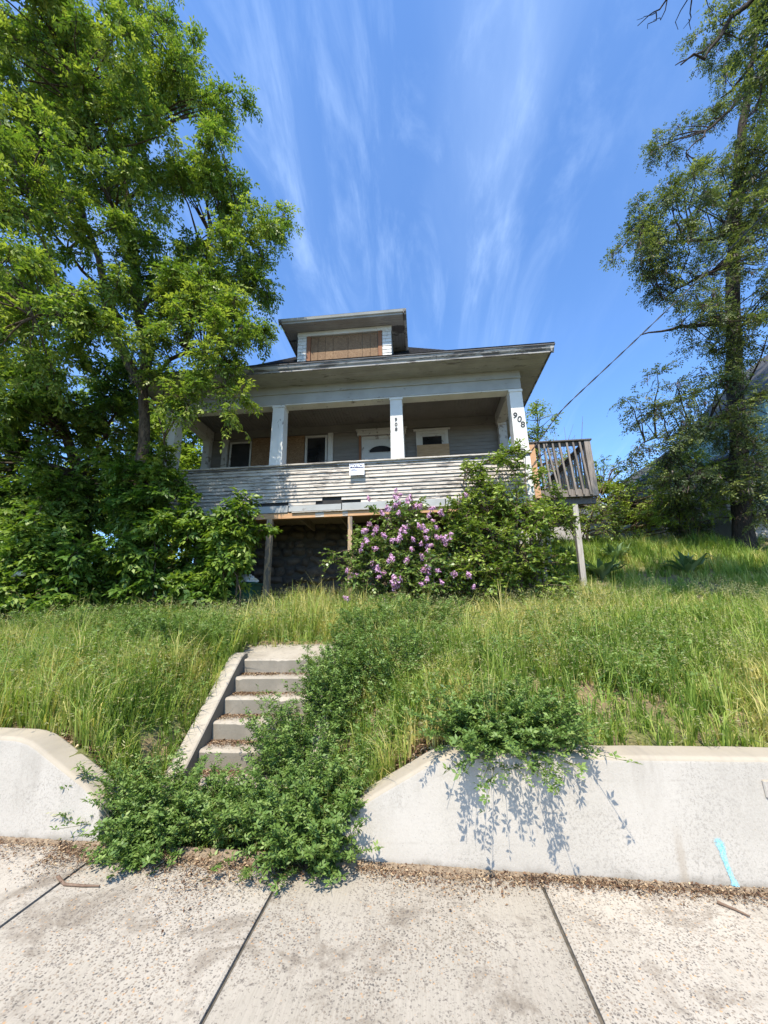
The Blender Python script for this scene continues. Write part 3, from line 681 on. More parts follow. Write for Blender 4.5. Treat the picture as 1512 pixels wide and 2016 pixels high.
# main roof: bell-cast hip roof; eaves, fascia, soffit
EX, ZE = 5.02, 7.33
def ring(ins, z, y1=20.7): return [(HX-EX+ins, 7.8+ins, z), (HX+EX-ins, 7.8+ins, z), (HX+EX-ins, y1-ins, z), (HX-EX+ins, y1-ins, z)]
r0, r1 = ring(-.02, ZE+.045), ring(1.0, ZE+.05+.55); hw = EX-1.0
a1, a2 = (HX, 7.8+EX, ZE+.6+hw*.95), (HX, 20.7-EX, ZE+.6+hw*.95)
V = r0+r1+[a1, a2]+[(x, y, z-.03) for x, y, z in r0]
F = [(0, 1, 5, 4), (1, 2, 6, 5), (2, 3, 7, 6), (3, 0, 4, 7), (4, 5, 8), (5, 6, 9, 8), (6, 7, 9), (7, 4, 8, 9), (10, 11, 1, 0), (11, 12, 2, 1), (12, 13, 3, 2), (13, 10, 0, 3), (13, 12, 11, 10)]
roof = mesh('roof', V, F, 'shingle', house)
# shingle courses on the front and right slopes (too narrow to pick apart: one mesh)
cs = []
def course(lo, hi, n, a, b, a2_, b2_):
    for i in range(n):
        t0, t1 = i/n, (i+1.25)/n
        L = lambda p, q, t: np.array(p)+(np.array(q)-np.array(p))*min(t, 1)
        cs.append((L(a, a2_, t0)+lo, L(b, b2_, t0)+lo, L(b, b2_, t1), L(a, a2_, t1)))
lift = np.array([0, 0, .022]); course(lift, 0, 9, r0[0], r0[1], r1[0], r1[1]); course(lift, 0, 36, r1[0], r1[1], a1, a1); course(lift, 0, 9, r0[1], r0[2], r1[1], r1[2])
V = np.concatenate([np.stack(c) for c in cs]); V[:, 2] += .004
sc_ = fastmesh('shingle_courses', V, np.arange(len(V)).reshape(-1, 4), 'shingle', roof); sc_['kind'] = 'stuff'
e0, e1, e2, e3 = ring(0, 0)
# gutter-less fascia with crown moulding: front in three worn boards, sides in one
for a, b in ((e0[0], -2.4), (-2.395, .55), (.555, e1[0])):
    prism('fascia', [(7.795, ZE+.012), (7.815, ZE-.05), (7.85, ZE-.085), (7.85, ZE-.13), (7.885, ZE-.13), (7.885, ZE+.012)], 0, a, b, 'fascia', house)
for x, s_ in ((e0[0], 1), (e1[0], -1)):
    V = [(x+s_*q[0], y, q[1]) for y in (7.8, 20.6) for q in ((-.005, ZE+.012), (.015, ZE-.05), (.05, ZE-.085), (.05, ZE-.13), (.085, ZE-.13), (.085, ZE+.012))]
    n = 6; F = [tuple(range(n)), tuple(range(n, 2*n))[::-1]]+[(i, (i+1) % n, n+(i+1) % n, n+i) for i in range(n)]
    mesh('fascia', V, F, 'fascia', house)
# soffit boards: run along the eaves in front, across at the side
y = 7.886
while y < 8.48: box('soffit_board', (e0[0]+.09, e1[0]-.09, y, y+.092, ZE-.118+.002*((int(y*100)) % 2), ZE-.10), 'soffit', house); y += .097
sb = []; y = 8.50
while y < 12.5: sb.append((XR+.0, e1[0]-.09, y, y+.066, ZE-.118, ZE-.10)); sb.append((e0[0]+.09, XL-.0, y, y+.066, ZE-.118, ZE-.10)); y += .072
so = boxes('side_soffit', sb+[(XR, e1[0]-.09, 8.5, 20.4, ZE-.105, ZE-.09), (e0[0]+.09, XL, 8.5, 20.4, ZE-.105, ZE-.09)], 'soffit', house); so['kind'] = 'stuff'
# dormer
DX0, DX1, DY, DZ = -3.17, -.55, 9.2, 9.37
dm = thing('dormer', ((DX0+DX1)/2, DY, 8.3), None, None, parent=house)
boxes('dormer_wall', [(DX0, DX0+.25, DY, DY+.1, 8.0, DZ), (DX1-.25, DX1, DY, DY+.1, 8.0, DZ), (DX0+.25, DX1-.25, DY+.06, DY+.12, 8.0, DZ), (DX0, DX0+.06, DY+.1, 10.6, 8.2, DZ), (DX1-.06, DX1, DY+.1, 10.6, 8.2, DZ)], 'paint_grey', dm)
for sx, (x0, x1) in enumerate(((DX0-.004, DX0+.235), (DX1-.235, DX1+.004))):
    z = 8.18; k = 0
    while z < DZ-.12:
        cut = x0+(x1-x0)*((.62, .35, .5)[(k+sx) % 3])
        for a, b in ((x0, cut-.003), (cut+.003, x1)): clap(a, b, z, .125, 'paint_white', dm, DY-.002, .016, .008, name='wall_shingle')
        z += .112; k += 1
box('dormer_frieze', (DX0-.02, DX1+.02, DY-.03, DY+.06, DZ-.13, DZ+.01), 'paint_white', dm, .004)
for x0, x1 in ((DX0+.25, DX0+.36), (DX1-.36, DX1-.25)): box('dormer_jamb', (x0, x1, DY-.012, DY+.06, 8.2, DZ-.13), 'door_wood', dm, .003)
xb = [DX0+.37, -2.60, -2.39, -2.17, -1.75, -1.35, -1.13, DX1-.37]
for a, b in zip(xb[:-1], xb[1:]): box('osb_board', (a+.004, b-.004, DY+.01, DY+.03+random.uniform(-.006, .006), 8.2, DZ-.14-random.uniform(0, .025)), 'osb', dm)
box('osb_batten', (-2.165, -1.755, DY-.004, DY+.008, 8.42, 8.54), 'osb', dm)
X0, X1, Y0, Z0 = -3.60, -.10, 8.72, 9.44      # dormer eaves
V = [(X0, Y0, Z0+.05), (X1, Y0, Z0+.05), (X1, 10.75, Z0+.05), (X0, 10.75, Z0+.05), (X0+1.2, Y0+1.1, Z0+.34), (X1-1.2, Y0+1.1, Z0+.34), (X1-1.2, 11.2, Z0+.34), (X0+1.2, 11.2, Z0+.34)]
mesh('dormer_roof', V, [(0, 1, 5, 4), (1, 2, 6, 5), (3, 0, 4, 7), (4, 5, 6, 7), (2, 3, 7, 6), (0, 3, 2, 1)], 'shingle', dm)
prism('dormer_fascia', [(Y0+.0, Z0+.046), (Y0+.02, Z0-.02), (Y0+.06, Z0-.04), (Y0+.06, Z0-.075), (Y0+.09, Z0-.075), (Y0+.09, Z0+.046)], 0, X0, X1, 'paint_grey', dm)
for x, s_ in ((X0, 1), (X1, -1)):
    V = [(x+s_*q[0], y, q[1]) for y in (Y0+.005, 10.7) for q in ((.0, Z0+.046), (.02, Z0-.02), (.06, Z0-.04), (.06, Z0-.075), (.09, Z0-.075), (.09, Z0+.046))]
    n = 6; mesh('dormer_fascia', V, [tuple(range(n)), tuple(range(n, 2*n))[::-1]]+[(i, (i+1) % n, n+(i+1) % n, n+i) for i in range(n)], 'fascia', dm)
y = Y0+.095
while y < DY-.05: box('dormer_soffit_board', (X0+.095, X1-.095, y, y+.082, Z0-.062, Z0-.045), 'soffit', dm); y += .087
for x0, x1 in ((X0+.095, DX0-.005), (DX1+.005, X1-.095)):
    x = x0
    while x < x1-.03: box('dormer_soffit_board', (x, min(x+.088, x1), DY-.04, 10.6, Z0-.062, Z0-.045), 'fascia', dm); x += .093

# notice sign on the half wall
sg = thing('notice_sign', (-1.375, 8.46, 4.73), 'small white notice sign with dark blue header on the porch half wall', 'sign')
box('sign_panel', (-1.55, -1.20, 8.394, 8.402, 4.735, 5.01), 'sign_white', sg)
box('sign_header', (-1.537, -1.213, 8.390, 8.3935, 4.905, 5.0), 'sign_blue', sg)
text_mesh('lettering', 'NOTICE', .085, (-1.375, 8.3885, 4.953), 'sign_white', sg, depth=.002, shear=.2, bold=.004)
for k, (a, b, z) in enumerate(((-1.50, -1.40, 4.865), (-1.52, -1.36, 4.84), (-1.48, -1.39, 4.80))): box('print_line', (a, b, 8.3925, 8.394, z, z+.012), 'sign_blue', sg)
for x in (-1.53, -1.22): beam('bracket', (x, 8.402, 4.9), (x, 8.52, 4.9), .02, .01, 'black_metal', sg)

# ------------------------------------------------------------------ side deck
deck = thing('wooden_deck', (3.4, 10.4, 2.0), 'weathered grey wooden side deck with slanted balusters on a tall post', 'deck')
dz0, dz1 = 4.20, 5.50; DXa, DXb, DYa, DYb = 2.66, 3.98, 8.9, 11.6
def dpost(x, y, w, mat, z0, z1, lean=0):
    beam('deck_post', (x, y, z0), (x+lean, y, z1), w, w, mat, deck, (0, 1, 0))
dpost(DXa+.07, DYa, .13, 'deck_cedar', 4.12, 5.46, -.01); dpost(DXb, DYa, .135, 'deck_grey', 4.12, 5.46, .0)
dpost(DXb, DYb, .12, 'deck_grey', 4.12, 5.46)
box('top_rail', (DXa-.03, DXb+.1, DYa-.09, DYa+.07, 5.465, 5.50), 'deck_dark', deck, .004)
box('top_rail', (DXb-.06, DXb+.09, DYa+.075, DYb+.08, 5.463, 5.498), 'deck_dark', deck, .004)
box('under_rail', (DXa+.14, DXb-.08, DYa-.02, DYa+.02, 5.37, 5.46), 'deck_dark', deck)
box('under_rail', (DXb-.02, DXb+.02, DYa+.08, DYb-.06, 5.37, 5.46), 'deck_dark', deck)
box('rim_joist', (DXa, DXb-.08, DYa-.045, DYa-.005, 4.12, 4.28), 'deck_grey', deck, .004)
box('rim_joist', (DXb-.04, DXb, DYa+.08, DYb, 4.12, 4.28), 'deck_grey', deck, .004)
box('deck_beam', (DXa+.1, DXb+.04, DYa+.06, DYa+.16, 3.97, 4.115), 'deck_dark', deck)
box('deck_beam', (DXa+.1, DXb+.04, DYb-.3, DYb-.2, 3.97, 4.115), 'deck_dark', deck)
y = DYa+.02
while y < DYb: box('deck_board', (DXa, DXb-.045, y, y+.135, 4.285, 4.32), 'deck_grey', deck); y += .142
for xb_, xt in ((2.90, 2.88), (3.04, 3.0), (3.22, 3.06), (3.25, 3.20), (3.42, 3.35), (3.57, 3.52), (3.73, 3.66), (3.88, 3.81)):
    beam('baluster', (xb_, DYa-.065, 4.15), (xt, DYa-.045, 5.45), .04, .04, 'deck_grey', deck, (0, 1, 0))
for k in range(15):
    y = DYa+.22+k*.165
    if y < DYb-.08: beam('baluster', (DXb+.022, y, 4.15), (DXb+.04, y+random.uniform(-.02, .02), 5.45), .04, .04, 'deck_grey', deck, (0, 1, 0))
for x, y, b_ in ((3.47, 9.0, 1.95), (3.55, 11.3, 2.9)):
    beam('support_post', (x+.02, y, b_), (x+.08, y, 3.97), .11, .11, 'post_grey', deck, (0, 1, 0))
box('support_post', (2.66, 2.75, 8.95, 9.04, 1.7, 4.12), 'old_wood', deck, .004)
# service cable from the house corner up into the trees
rng = np.random.default_rng(2)
cb = np.array([(2.60, 8.62, 5.14), (3.40, 8.6, 6.22), (5.79, 8.4, 8.33), (8.5, 8.2, 10.75), (12.5, 8.0, 14.4)]); t = np.linspace(0, 1, 60)
cp = np.stack([np.interp(t*4, range(5), cb[:, i]) for i in range(3)], 1); cp[:, 2] -= .10*np.sin(t*math.pi)
for _ in range(6): cp[1:-1] = .25*cp[:-2]+.5*cp[1:-1]+.25*cp[2:]
cable = thing('service_cable', (2.6, 8.62, 5.14), 'black twisted service cable running from the porch corner up to the trees', 'cable')
for ph in (0, math.pi):
    q = cp+.014*np.stack([np.cos(t*90+ph)*0, np.cos(t*90+ph), np.sin(t*90+ph)], 1); v, f_ = tubes([(q, np.full(60, .009))], 5); mesh('wire', v, f_.tolist(), 'cable', cable)

# ------------------------------------------------------------------ neighbours
nbh = thing('neighbour_house', (14, 17, 4.0), 'tall pale green clapboard house behind the pod-bearing tree', 'house')
gz0 = 3.9
w_ = box('wall', (11.9, 18, 13.2, 17.5, 3.2, 8.6), 'green_siding', nbh)
for i in range(40):
    z = 3.3+i*.13
    mesh('clapboard', [(11.878, 13.18, z), (11.878, 17.5, z), (11.9, 17.5, z), (11.9, 13.18, z), (11.892, 13.18, z+.135), (11.892, 17.5, z+.135), (11.9, 17.5, z+.135), (11.9, 13.18, z+.135)], BOXF, 'green_siding', w_)
    mesh('clapboard', [(11.88, 13.178, z), (18, 13.178, z), (18, 13.2, z), (11.88, 13.2, z), (11.88, 13.192, z+.135), (18, 13.192, z+.135), (18, 13.2, z+.135), (11.88, 13.2, z+.135)], BOXF, 'green_siding', w_)
rf = mesh('roof', [(11.5, 12.8, 8.6), (18.5, 12.8, 8.6), (18.5, 17.9, 8.6), (11.5, 17.9, 8.6), (15, 12.8, 12.0), (15, 17.9, 12.0)], [(0, 1, 4), (1, 2, 5, 4), (2, 3, 5), (3, 0, 4, 5), (0, 3, 2, 1)], 'roof_grey', nbh)
wi = boxes('window', [(11.84, 11.89, 15.0, 15.08, 6.0, 7.5), (11.84, 11.89, 16.0, 16.08, 6.0, 7.5), (11.84, 11.89, 15.08, 16.0, 7.42, 7.5), (11.84, 11.89, 15.08, 16.0, 6.0, 6.08)], 'trim', nbh); box('pane', (11.86, 11.875, 15.08, 16.0, 6.08, 7.42), 'glass', wi)
shed = thing('shed', (9.3, 16.5, 4.0), 'dark weathered shed with a sloping gable in the shade behind the lawn', 'shed')
sx0, sx1, sy = 7.9, 11.8, 15.2
prism('wall', [(sx0, 3.4), (sx1, 3.4), (sx1, 5.9), (9.9, 7.6), (sx0, 5.9)], 1, sy, 19, 'shed_siding', shed)
for i in range(18):
    z = 3.5+i*.135; clap(sx0, sx1, z, .145, 'shed_siding', shed, sy-.002, .014, .008)
for s_ in (-1, 1):
    xa = 9.9+s_*2.25; pz = 5.56; mesh('roof', [(9.9, sy-.25, 7.62), (xa, sy-.25, pz), (xa, 19.2, pz), (9.9, 19.2, 7.62), (9.9, sy-.25, 7.67), (xa, sy-.25, pz+.05), (xa, 19.2, pz+.05), (9.9, 19.2, 7.67)], BOXF, 'roof_grey', shed)
box('door', (8.9, 9.7, sy-.05, sy-.02, 3.6, 5.4), 'shed_siding', shed, .004); box('window', (10.4, 11.0, sy-.05, sy-.02, 4.6, 5.4), 'white_wall', shed, .004)
cot = thing('white_cottage', (11.0, 13.2, 4.2), 'small sunlit whitewashed lean-to behind the pod-bearing tree trunk', 'outbuilding')
prism('wall', [(9.75, 3.6), (10.85, 3.6), (10.85, 6.5), (9.75, 6.15)], 1, 13.0, 14.6, 'white_wall', cot)
for i in range(18): clap(9.75, 10.85, 3.7+i*.13, .14, 'white_wall', cot, 12.998, .016, .008)
mesh('roof', [(9.6, 12.85, 6.2), (10.87, 12.85, 6.6), (10.87, 14.8, 6.6), (9.6, 14.8, 6.2), (9.6, 12.85, 6.27), (10.87, 12.85, 6.67), (10.87, 14.8, 6.67), (9.6, 14.8, 6.27)], BOXF, 'roof_grey', cot)
far = thing('far_cottage', (8.3, 26, 5.5), 'far grey-roofed low building beyond the pale green shrubs', 'building')
box('wall', (6.0, 11.5, 24, 29, 4.5, 7.2), 'white_wall', far)
prism('roof', [(23.6, 7.2), (29.4, 7.2), (26.5, 9.0)], 0, 5.6, 11.9, 'roof_grey', far)

# ------------------------------------------------------------------ trees and shrubs
def tree(name, label, cat, base, trunk, limbs, blobs, dens, leafmat, barkmat, seed, twigs=9, per=7, nl=5, ll=.085, lw=.42, L=.12,
         rc=.42, group=None, droop=.3, tr=(.17, .10), pods=0, lift=.25, hangs=.35, vbias=0., ang=55, simple=False, dark=None):
    rng = np.random.default_rng(seed); root = thing(name, base, label, cat, group)
    if trunk is not None:
        t = wob(rng, trunk, .015, .35); n = len(t); rad = np.linspace(tr[0], tr[1], n); rad[0] *= 1.45
        if n > 3: rad[1] *= 1.15
        v, f_ = tubes([(t, rad)], 12); mesh('trunk', v, f_.tolist(), barkmat, root, True)
    nodes, wood = [], []
    if trunk is not None: nodes.append(dense(trunk, .3)[-6:])
    for poly, ra, rb in limbs:
        p = wob(rng, poly, .03, .35); wood.append((p, np.linspace(ra, rb, len(p)))); nodes.append(p)
    nodes = np.concatenate(nodes)
    C, Rb = [], []
    for bx, by, bz_, br in blobs:
        n = max(3 if dens > 30 else 2, int(dens*br*br)); u = unit(rng.normal(size=(n, 3)))*(rng.random((n, 1))**.45)*br*np.array([1, .85, .95])
        C.append(np.array([bx, by, bz_])+u)
        Rb.append(np.tile([bx, by, bz_], (n, 1)))
    C = np.concatenate(C); Rb = np.concatenate(Rb)
    P, D, VV = [], [], []; thin = []; pP = []
    for c, rb in zip(C, Rb):
        dd = np.linalg.norm(nodes-c, axis=1)+.9*np.maximum(0, nodes[:, 2]-c[2]); k = dd.argmin(); a = nodes[k]
        dist = np.linalg.norm(c-a)
        if dist > .25:
            b = bez(a, c, lift*dist*.5, 5); b[1:-1] += rng.normal(0, .05*dist*.4, (3, 3)); wood.append((b, np.linspace(min(.010+.011*dist, .045), .007, 5)))
        out = unit(c-rb+1e-3); cv = rng.random()
        for q in range(twigs):
            dr = unit(out*.5+rng.normal(0, .75, 3)+np.array([0, 0, .15])); ln = rc*rng.uniform(.55, 1.25)
            e = c+dr*ln-np.array([0, 0, hangs*ln]); b = bez(c, e, .12*ln, 4); thin.append((b[[0, 1, 3]], np.array([.005, .004, .002])))
            tt = np.linspace(.25, 1.0, per)+rng.normal(0, .04, per); tt = np.clip(tt, .1, 1)[:, None]
            pts = (1-tt)**2*c+2*tt*(1-tt)*b[1]*1.0+tt*tt*e
            tw = unit((e-c)[None]); sd_ = unit(np.cross(tw, np.array([0, 0, 1.])+rng.normal(0, .2, 3))); sg_ = np.where(np.arange(per) % 2, 1, -1)[:, None]
            d = unit(tw*.55+sd_*sg_*.8+rng.normal(0, .22, (per, 3))+np.array([0, 0, -.12]))
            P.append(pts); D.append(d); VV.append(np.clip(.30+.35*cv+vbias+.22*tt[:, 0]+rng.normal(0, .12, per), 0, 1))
            if pods and rng.random() < pods: pP.append(pts[rng.integers(per)])
    P, D, VV = np.concatenate(P), np.concatenate(D), np.concatenate(VV); n = len(P)
    if simple:
        V, Q, A = leaflets(P, D, unit(np.array([0, 0, 1.])+rng.normal(0, .55, (n, 3))), ll*rng.uniform(.6, 1.25, n), ll*lw*rng.uniform(.8, 1.2, n), VV, .16)
    else: V, Q, A = compound(rng, P, D, L*rng.uniform(.7, 1.3, n), nl, ll, lw, VV, droop, ang)
    if wood:
        v, f_ = tubes(wood, 6); fastmesh('branches', v, f_, barkmat, root, smooth=True, origin=base)
    v, f_ = tubes(thin, 3); tw_ = fastmesh('twigs', v, f_, barkmat if not simple else 'twig', root, origin=base); tw_['kind'] = 'stuff'
    cr = fastmesh('crown', V, Q, leafmat, root, var=A, origin=base); cr['kind'] = 'stuff'
    if pP:
        pP = np.repeat(np.array(pP), 7, 0); n = len(pP); pP = pP+rng.normal(0, .05, (n, 3)); d = unit(np.array([0, 0, -1.])+rng.normal(0, .28, (n, 3)))
        V, Q, A = leaflets(pP, d, unit(rng.normal(size=(n, 3))), rng.uniform(.09, .17, n), rng.uniform(.024, .04, n), rng.random(n), .1)
        po = fastmesh('seed_pods', V, Q, 'pod', root, var=A, origin=base); po['kind'] = 'stuff'
    return root

tk = [(-6.0, 7.6, 1.5), (-5.93, 7.6, 2.8), (-5.95, 7.6, 3.93), (-6.13, 7.6, 5.74), (-6.33, 7.6, 6.94)]
limbs = [([(-6.33, 7.6, 6.94), (-6.26, 7.5, 7.68), (-6.57, 7.3, 8.98), (-6.73, 7.2, 10.12), (-7.16, 6.9, 12.61), (-7.72, 6.7, 14.39), (-8.91, 6.3, 17.49)], .13, .03),
         ([(-7.22, 6.9, 12.9), (-6.76, 6.9, 14.17), (-6.38, 6.9, 15.66), (-6.31, 6.8, 17.6)], .055, .02),
         ([(-6.33, 7.6, 6.90), (-6.67, 7.5, 7.44), (-7.14, 7.4, 8.4), (-7.38, 7.2, 9.58), (-8.07, 7.0, 11.34), (-8.94, 6.8, 13.1), (-10.01, 6.5, 14.09)], .115, .03),
         ([(-6.33, 7.6, 6.85), (-5.67, 7.4, 7.56), (-4.66, 7.2, 7.42), (-4.1, 7.0, 6.9), (-3.9, 6.9, 6.3)], .06, .015),
         ([(-6.49, 7.3, 8.68), (-5.96, 7.5, 10.35), (-5.04, 7.6, 11.3), (-3.9, 7.6, 11.2)], .07, .02)]
left_blobs = [(-7.15, 5.0, 13.39, 1.9), (-5.86, 6.2, 15.19, 1.05), (-4.6, 6.6, 14.3, .62), (-6.68, 6.2, 11.85, 1.65), (-4.75, 7.0, 12.5, 1.1), (-3.4, 7.4, 11.3, .6),
              (-4.3, 7.5, 10.45, 1.05), (-7.15, 4.9, 9.36, 1.25), (-6.17, 4.9, 6.5, 1.0), (-5.64, 5.6, 6.7, .65), (-6.19, 6.6, 9.13, 1.3), (-4.0, 6.6, 6.95, .72),
              (-4.4, 6.8, 6.3, .55), (-3.8, 6.8, 5.85, .28), (-3.85, 7.6, 8.4, .6), (-4.95, 6.8, 7.8, .75), (-5.4, 7.5, 4.85, .42), (-3.6, 7.9, 9.8, .5),
              (-6.6, 6.2, 17.4, .8), (-8.6, 6.2, 15.5, 1.6), (-5.9, 6.9, 7.3, .5), (-5.0, 7.3, 6.9, .4), (-4.6, 6.7, 8.6, .7), (-4.1, 6.8, 7.9, .55), (-4.9, 7.0, 9.6, .7), (-8.2, 5.2, 11.3, 1.2), (-7.6, 5.0, 7.6, .9)]
limbs += [([(-6.7, 7.2, 9.9), (-6.9, 6.2, 11.2), (-7.1, 5.2, 12.8), (-7.4, 4.8, 14)], .06, .02), ([(-6.4, 7.5, 7.2), (-6.5, 6.5, 7.6), (-6.3, 5.4, 7.0), (-6.1, 4.8, 6.4)], .05, .015),
          ([(-6.9, 7.3, 8.6), (-7.2, 6.0, 9.2), (-7.2, 5.0, 9.5)], .05, .015), ([(-6.33, 7.6, 6.6), (-5.8, 7.4, 6.3), (-5.4, 7.3, 5.4)], .03, .01)]
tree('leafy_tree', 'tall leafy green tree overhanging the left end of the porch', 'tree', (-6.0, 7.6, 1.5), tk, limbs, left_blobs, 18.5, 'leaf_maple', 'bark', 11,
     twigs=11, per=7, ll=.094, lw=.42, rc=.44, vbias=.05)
tree('leafy_tree', 'leaning leafy tree behind the thicket, left of the porch tree', 'tree', (-7.45, 8.3, 1.6),
     [(-7.45, 8.3, 1.6), (-8.04, 8.3, 4.83), (-8.98, 8.2, 6.59)],
     [([(-8.98, 8.2, 6.59), (-9.61, 8.0, 8.04), (-10.55, 7.8, 9.4), (-11.3, 7.6, 11)], .11, .03), ([(-8.2, 8.25, 5.1), (-7.6, 8.3, 6.4), (-7.3, 8.4, 7.6)], .06, .02)],
     [(-8.37, 8.0, 6.78, 1.4), (-9.15, 7.7, 6.61, 1.3), (-6.85, 8.1, 5.33, .7), (-7.77, 7.9, 4.68, 1.05), (-8.69, 7.5, 4.47, 1.05), (-9.9, 7.9, 7.5, 1.5), (-11.2, 7.6, 10.6, 2.0), (-7.5, 8.6, 7.6, 1.0), (-6.9, 8.3, 5.0, .55), (-7.0, 7.9, 4.2, .8), (-6.4, 8.0, 3.5, .6), (-8.2, 7.6, 3.9, .9), (-10.3, 7.2, 4.6, 1.2), (-9.6, 7.0, 6.2, 1.0)], 13.0, 'leaf_maple', 'bark', 12, twigs=9, per=7, ll=.115, lw=.46, rc=.46, vbias=-.1)
tree('leafy_tree', 'green tree standing behind the house, seen through the left porch opening', 'tree', (-10.5, 15.5, 3.2),
     [(-10.5, 15.5, 3.2), (-10.3, 15.5, 6), (-10.4, 15.4, 8)], [([(-10.4, 15.4, 8), (-9.6, 15.2, 10), (-9.0, 15, 12)], .1, .03), ([(-10.3, 15.5, 6.5), (-12, 15.5, 9), (-13, 15.5, 11)], .1, .03)],
     [(-9.2, 15, 7.2, 1.7), (-11.5, 15, 6.5, 2.2), (-10.0, 15, 10.0, 2.2), (-12.6, 15, 10.2, 2.4), (-14.5, 15, 6.5, 2.2), (-17, 15, 7, 2.4), (-9.6, 15, 4.6, 1.4), (-12, 15, 4.2, 1.6)], 6.0, 'leaf_bg', 'bark', 13, twigs=8, per=6, ll=.17, lw=.55, rc=.6, vbias=-.05)
saps = [((-7.6, 6.6), [(-7.47, 6.8, 2.9, .95), (-8.1, 6.7, 2.5, .8), (-7.2, 6.4, 2.3, .6)], 'sunlit broad-leaved sapling clump, farthest from the porch in the thicket'),
        ((-6.3, 6.9), [(-6.24, 7.0, 2.75, .9), (-6.5, 6.7, 2.2, .6)], 'dark leafy sapling clump between the porch tree and the outer sapling'),
        ((-5.2, 7.15), [(-5.26, 7.2, 2.6, .6), (-5.2, 7.1, 3.2, .35)], 'thin-stemmed sapling with a bare lower stem at the foot of the porch tree'),
        ((-4.4, 7.6), [(-4.2, 7.6, 2.9, .8), (-4.5, 7.5, 2.2, .6)], 'dense dark sapling growing under the porch beam'),
        ((-3.65, 7.5), [(-3.55, 7.4, 3.2, .45), (-3.75, 7.5, 3.75, .35), (-3.8, 7.4, 2.7, .35)], 'sunlit sapling reaching the porch beam beside the peeling post'),
        ((-5.5, 7.35), [(-5.3, 7.35, 4.25, .5), (-6.0, 7.3, 4.2, .55), (-4.8, 7.5, 3.75, .4), (-5.5, 7.3, 3.6, .5), (-6.3, 7.3, 4.8, .3)], 'tall dark sapling hiding the end of the half wall beside the porch tree'),
        ((-9.0, 7.6), [(-9.0, 7.6, 4.0, .9), (-9.4, 7.4, 2.8, .9)], 'tall dark sapling against the leaning tree')]
for i, ((x, y), bl, lab) in enumerate(saps):
    gzb = float(ground_z(x, y))-.03; top = max(b[2] for b in bl)
    lm = [([(x, y, gzb), (x+.05, y, gzb+(top-gzb)*.5), (bl[0][0], bl[0][1], top)], .025, .008), ([(x+.05, y, gzb), (x+.2, y-.05, gzb+.6), (bl[-1][0], bl[-1][1], bl[-1][2])], .02, .008)]
    tree('sapling', lab, 'sapling', (x, y, gzb), None, lm, bl, 34, 'leaf_sapling', 'bark', 30+i, twigs=8, per=6, ll=.12, lw=.5, L=.13, rc=.34, group='saplings in the thicket beside the porch', vbias=.0 if i not in (0, 4) else .18)  # sunlit clumps: sunlight put into the leaves as a lighter colour
# pod-bearing locust on the right
lt = [(9.15, 12.0, 3.1), (9.7, 12.0, 6.02), (10.2, 12.0, 8.77), (10.75, 11.8, 12.07), (11.9, 11.4, 17.27)]
ll_ = [([(11.9, 11.4, 17.27), (12.8, 11.2, 20.5), (14.06, 11.0, 24.35)], .14, .06),
       ([(10.45, 11.9, 10.19), (9.89, 11.6, 10.39), (8.68, 11.2, 10.17), (7.94, 11.0, 9.98), (6.89, 10.8, 9.65)], .09, .015),
       ([(10.99, 11.7, 13.21), (9.76, 11.3, 12.09), (8.69, 11.0, 11.52), (7.52, 10.8, 10.69)], .08, .015),
       ([(11.5, 11.5, 15.51), (10.06, 11.0, 13.2), (8.39, 10.6, 12.71), (6.95, 10.4, 12.87)], .08, .015),
       ([(13.0, 11.2, 20.8), (11.48, 10.8, 18.48), (10.36, 10.5, 17.32), (9.18, 10.3, 16.03)], .09, .015),
       ([(14.06, 11.0, 24.3), (12.36, 10.5, 22.9), (10.9, 10.2, 20.7), (9.39, 10.0, 19.61)], .08, .015),
       ([(10.04, 12.0, 7.71), (8.79, 11.5, 7.01), (7.68, 11.2, 6.6), (6.53, 11.0, 6.26)], .06, .012),
       ([(9.6, 12.0, 5.6), (8.6, 11.8, 5.6), (7.4, 11.4, 5.2)], .05, .012)]
lb = [(9.9, 10.6, 15.2, .9), (9.0, 10.4, 14.4, .8), (7.6, 10.6, 11.2, .5), (9.62, 10.5, 9.49, .9), (8.96, 10.8, 7.42, .85), (9.2, 11.0, 5.64, .65), (8.13, 11.2, 4.87, .6), (10.58, 10.5, 12.32, 1.1), (11.61, 10.5, 15.94, 1.2), (7.76, 10.4, 13.17, 1.0), (8.36, 10.6, 10.5, .6), (6.85, 10.3, 11.8, .45), (7.14, 10.8, 7.89, .55), (6.2, 10.7, 7.25, .35), (11.93, 10.8, 22.02, 1.1), (12.42, 11.0, 19.05, 1.3), (11.64, 11.2, 15.15, 1.5), (8.24, 10.5, 13.84, .9), (7.18, 10.4, 12.44, .75),
      (8.54, 10.8, 12.12, 1.2), (10.42, 11.3, 11.62, 1.5), (7.9, 11.0, 7.2, .85), (6.99, 10.8, 6.7, .65), (6.28, 10.8, 6.0, .5), (8.47, 11.4, 5.85, 1.1),
      (10.03, 11.5, 6.92, 1.2), (7.21, 11.2, 4.92, .8), (8.2, 12.6, 4.6, .8), (10.6, 11.8, 5.2, .8), (9.85, 11.5, 9.0, 1.2), (9.42, 11.6, 4.64, .8), (10.9, 11.2, 13.4, 1.3), (9.9, 10.9, 18, .9)]
tree('locust_tree', 'tall dark-limbed tree with hanging brown seed pods on the right-hand lawn', 'tree', (9.15, 12.0, 3.1), lt, ll_, lb, 10.5, 'leaf_locust', 'bark_dark', 21,
     twigs=8, per=6, nl=7, ll=.082, lw=.45, L=.22, rc=.5, tr=(.25, .15), pods=.35, hangs=.34, ang=68)
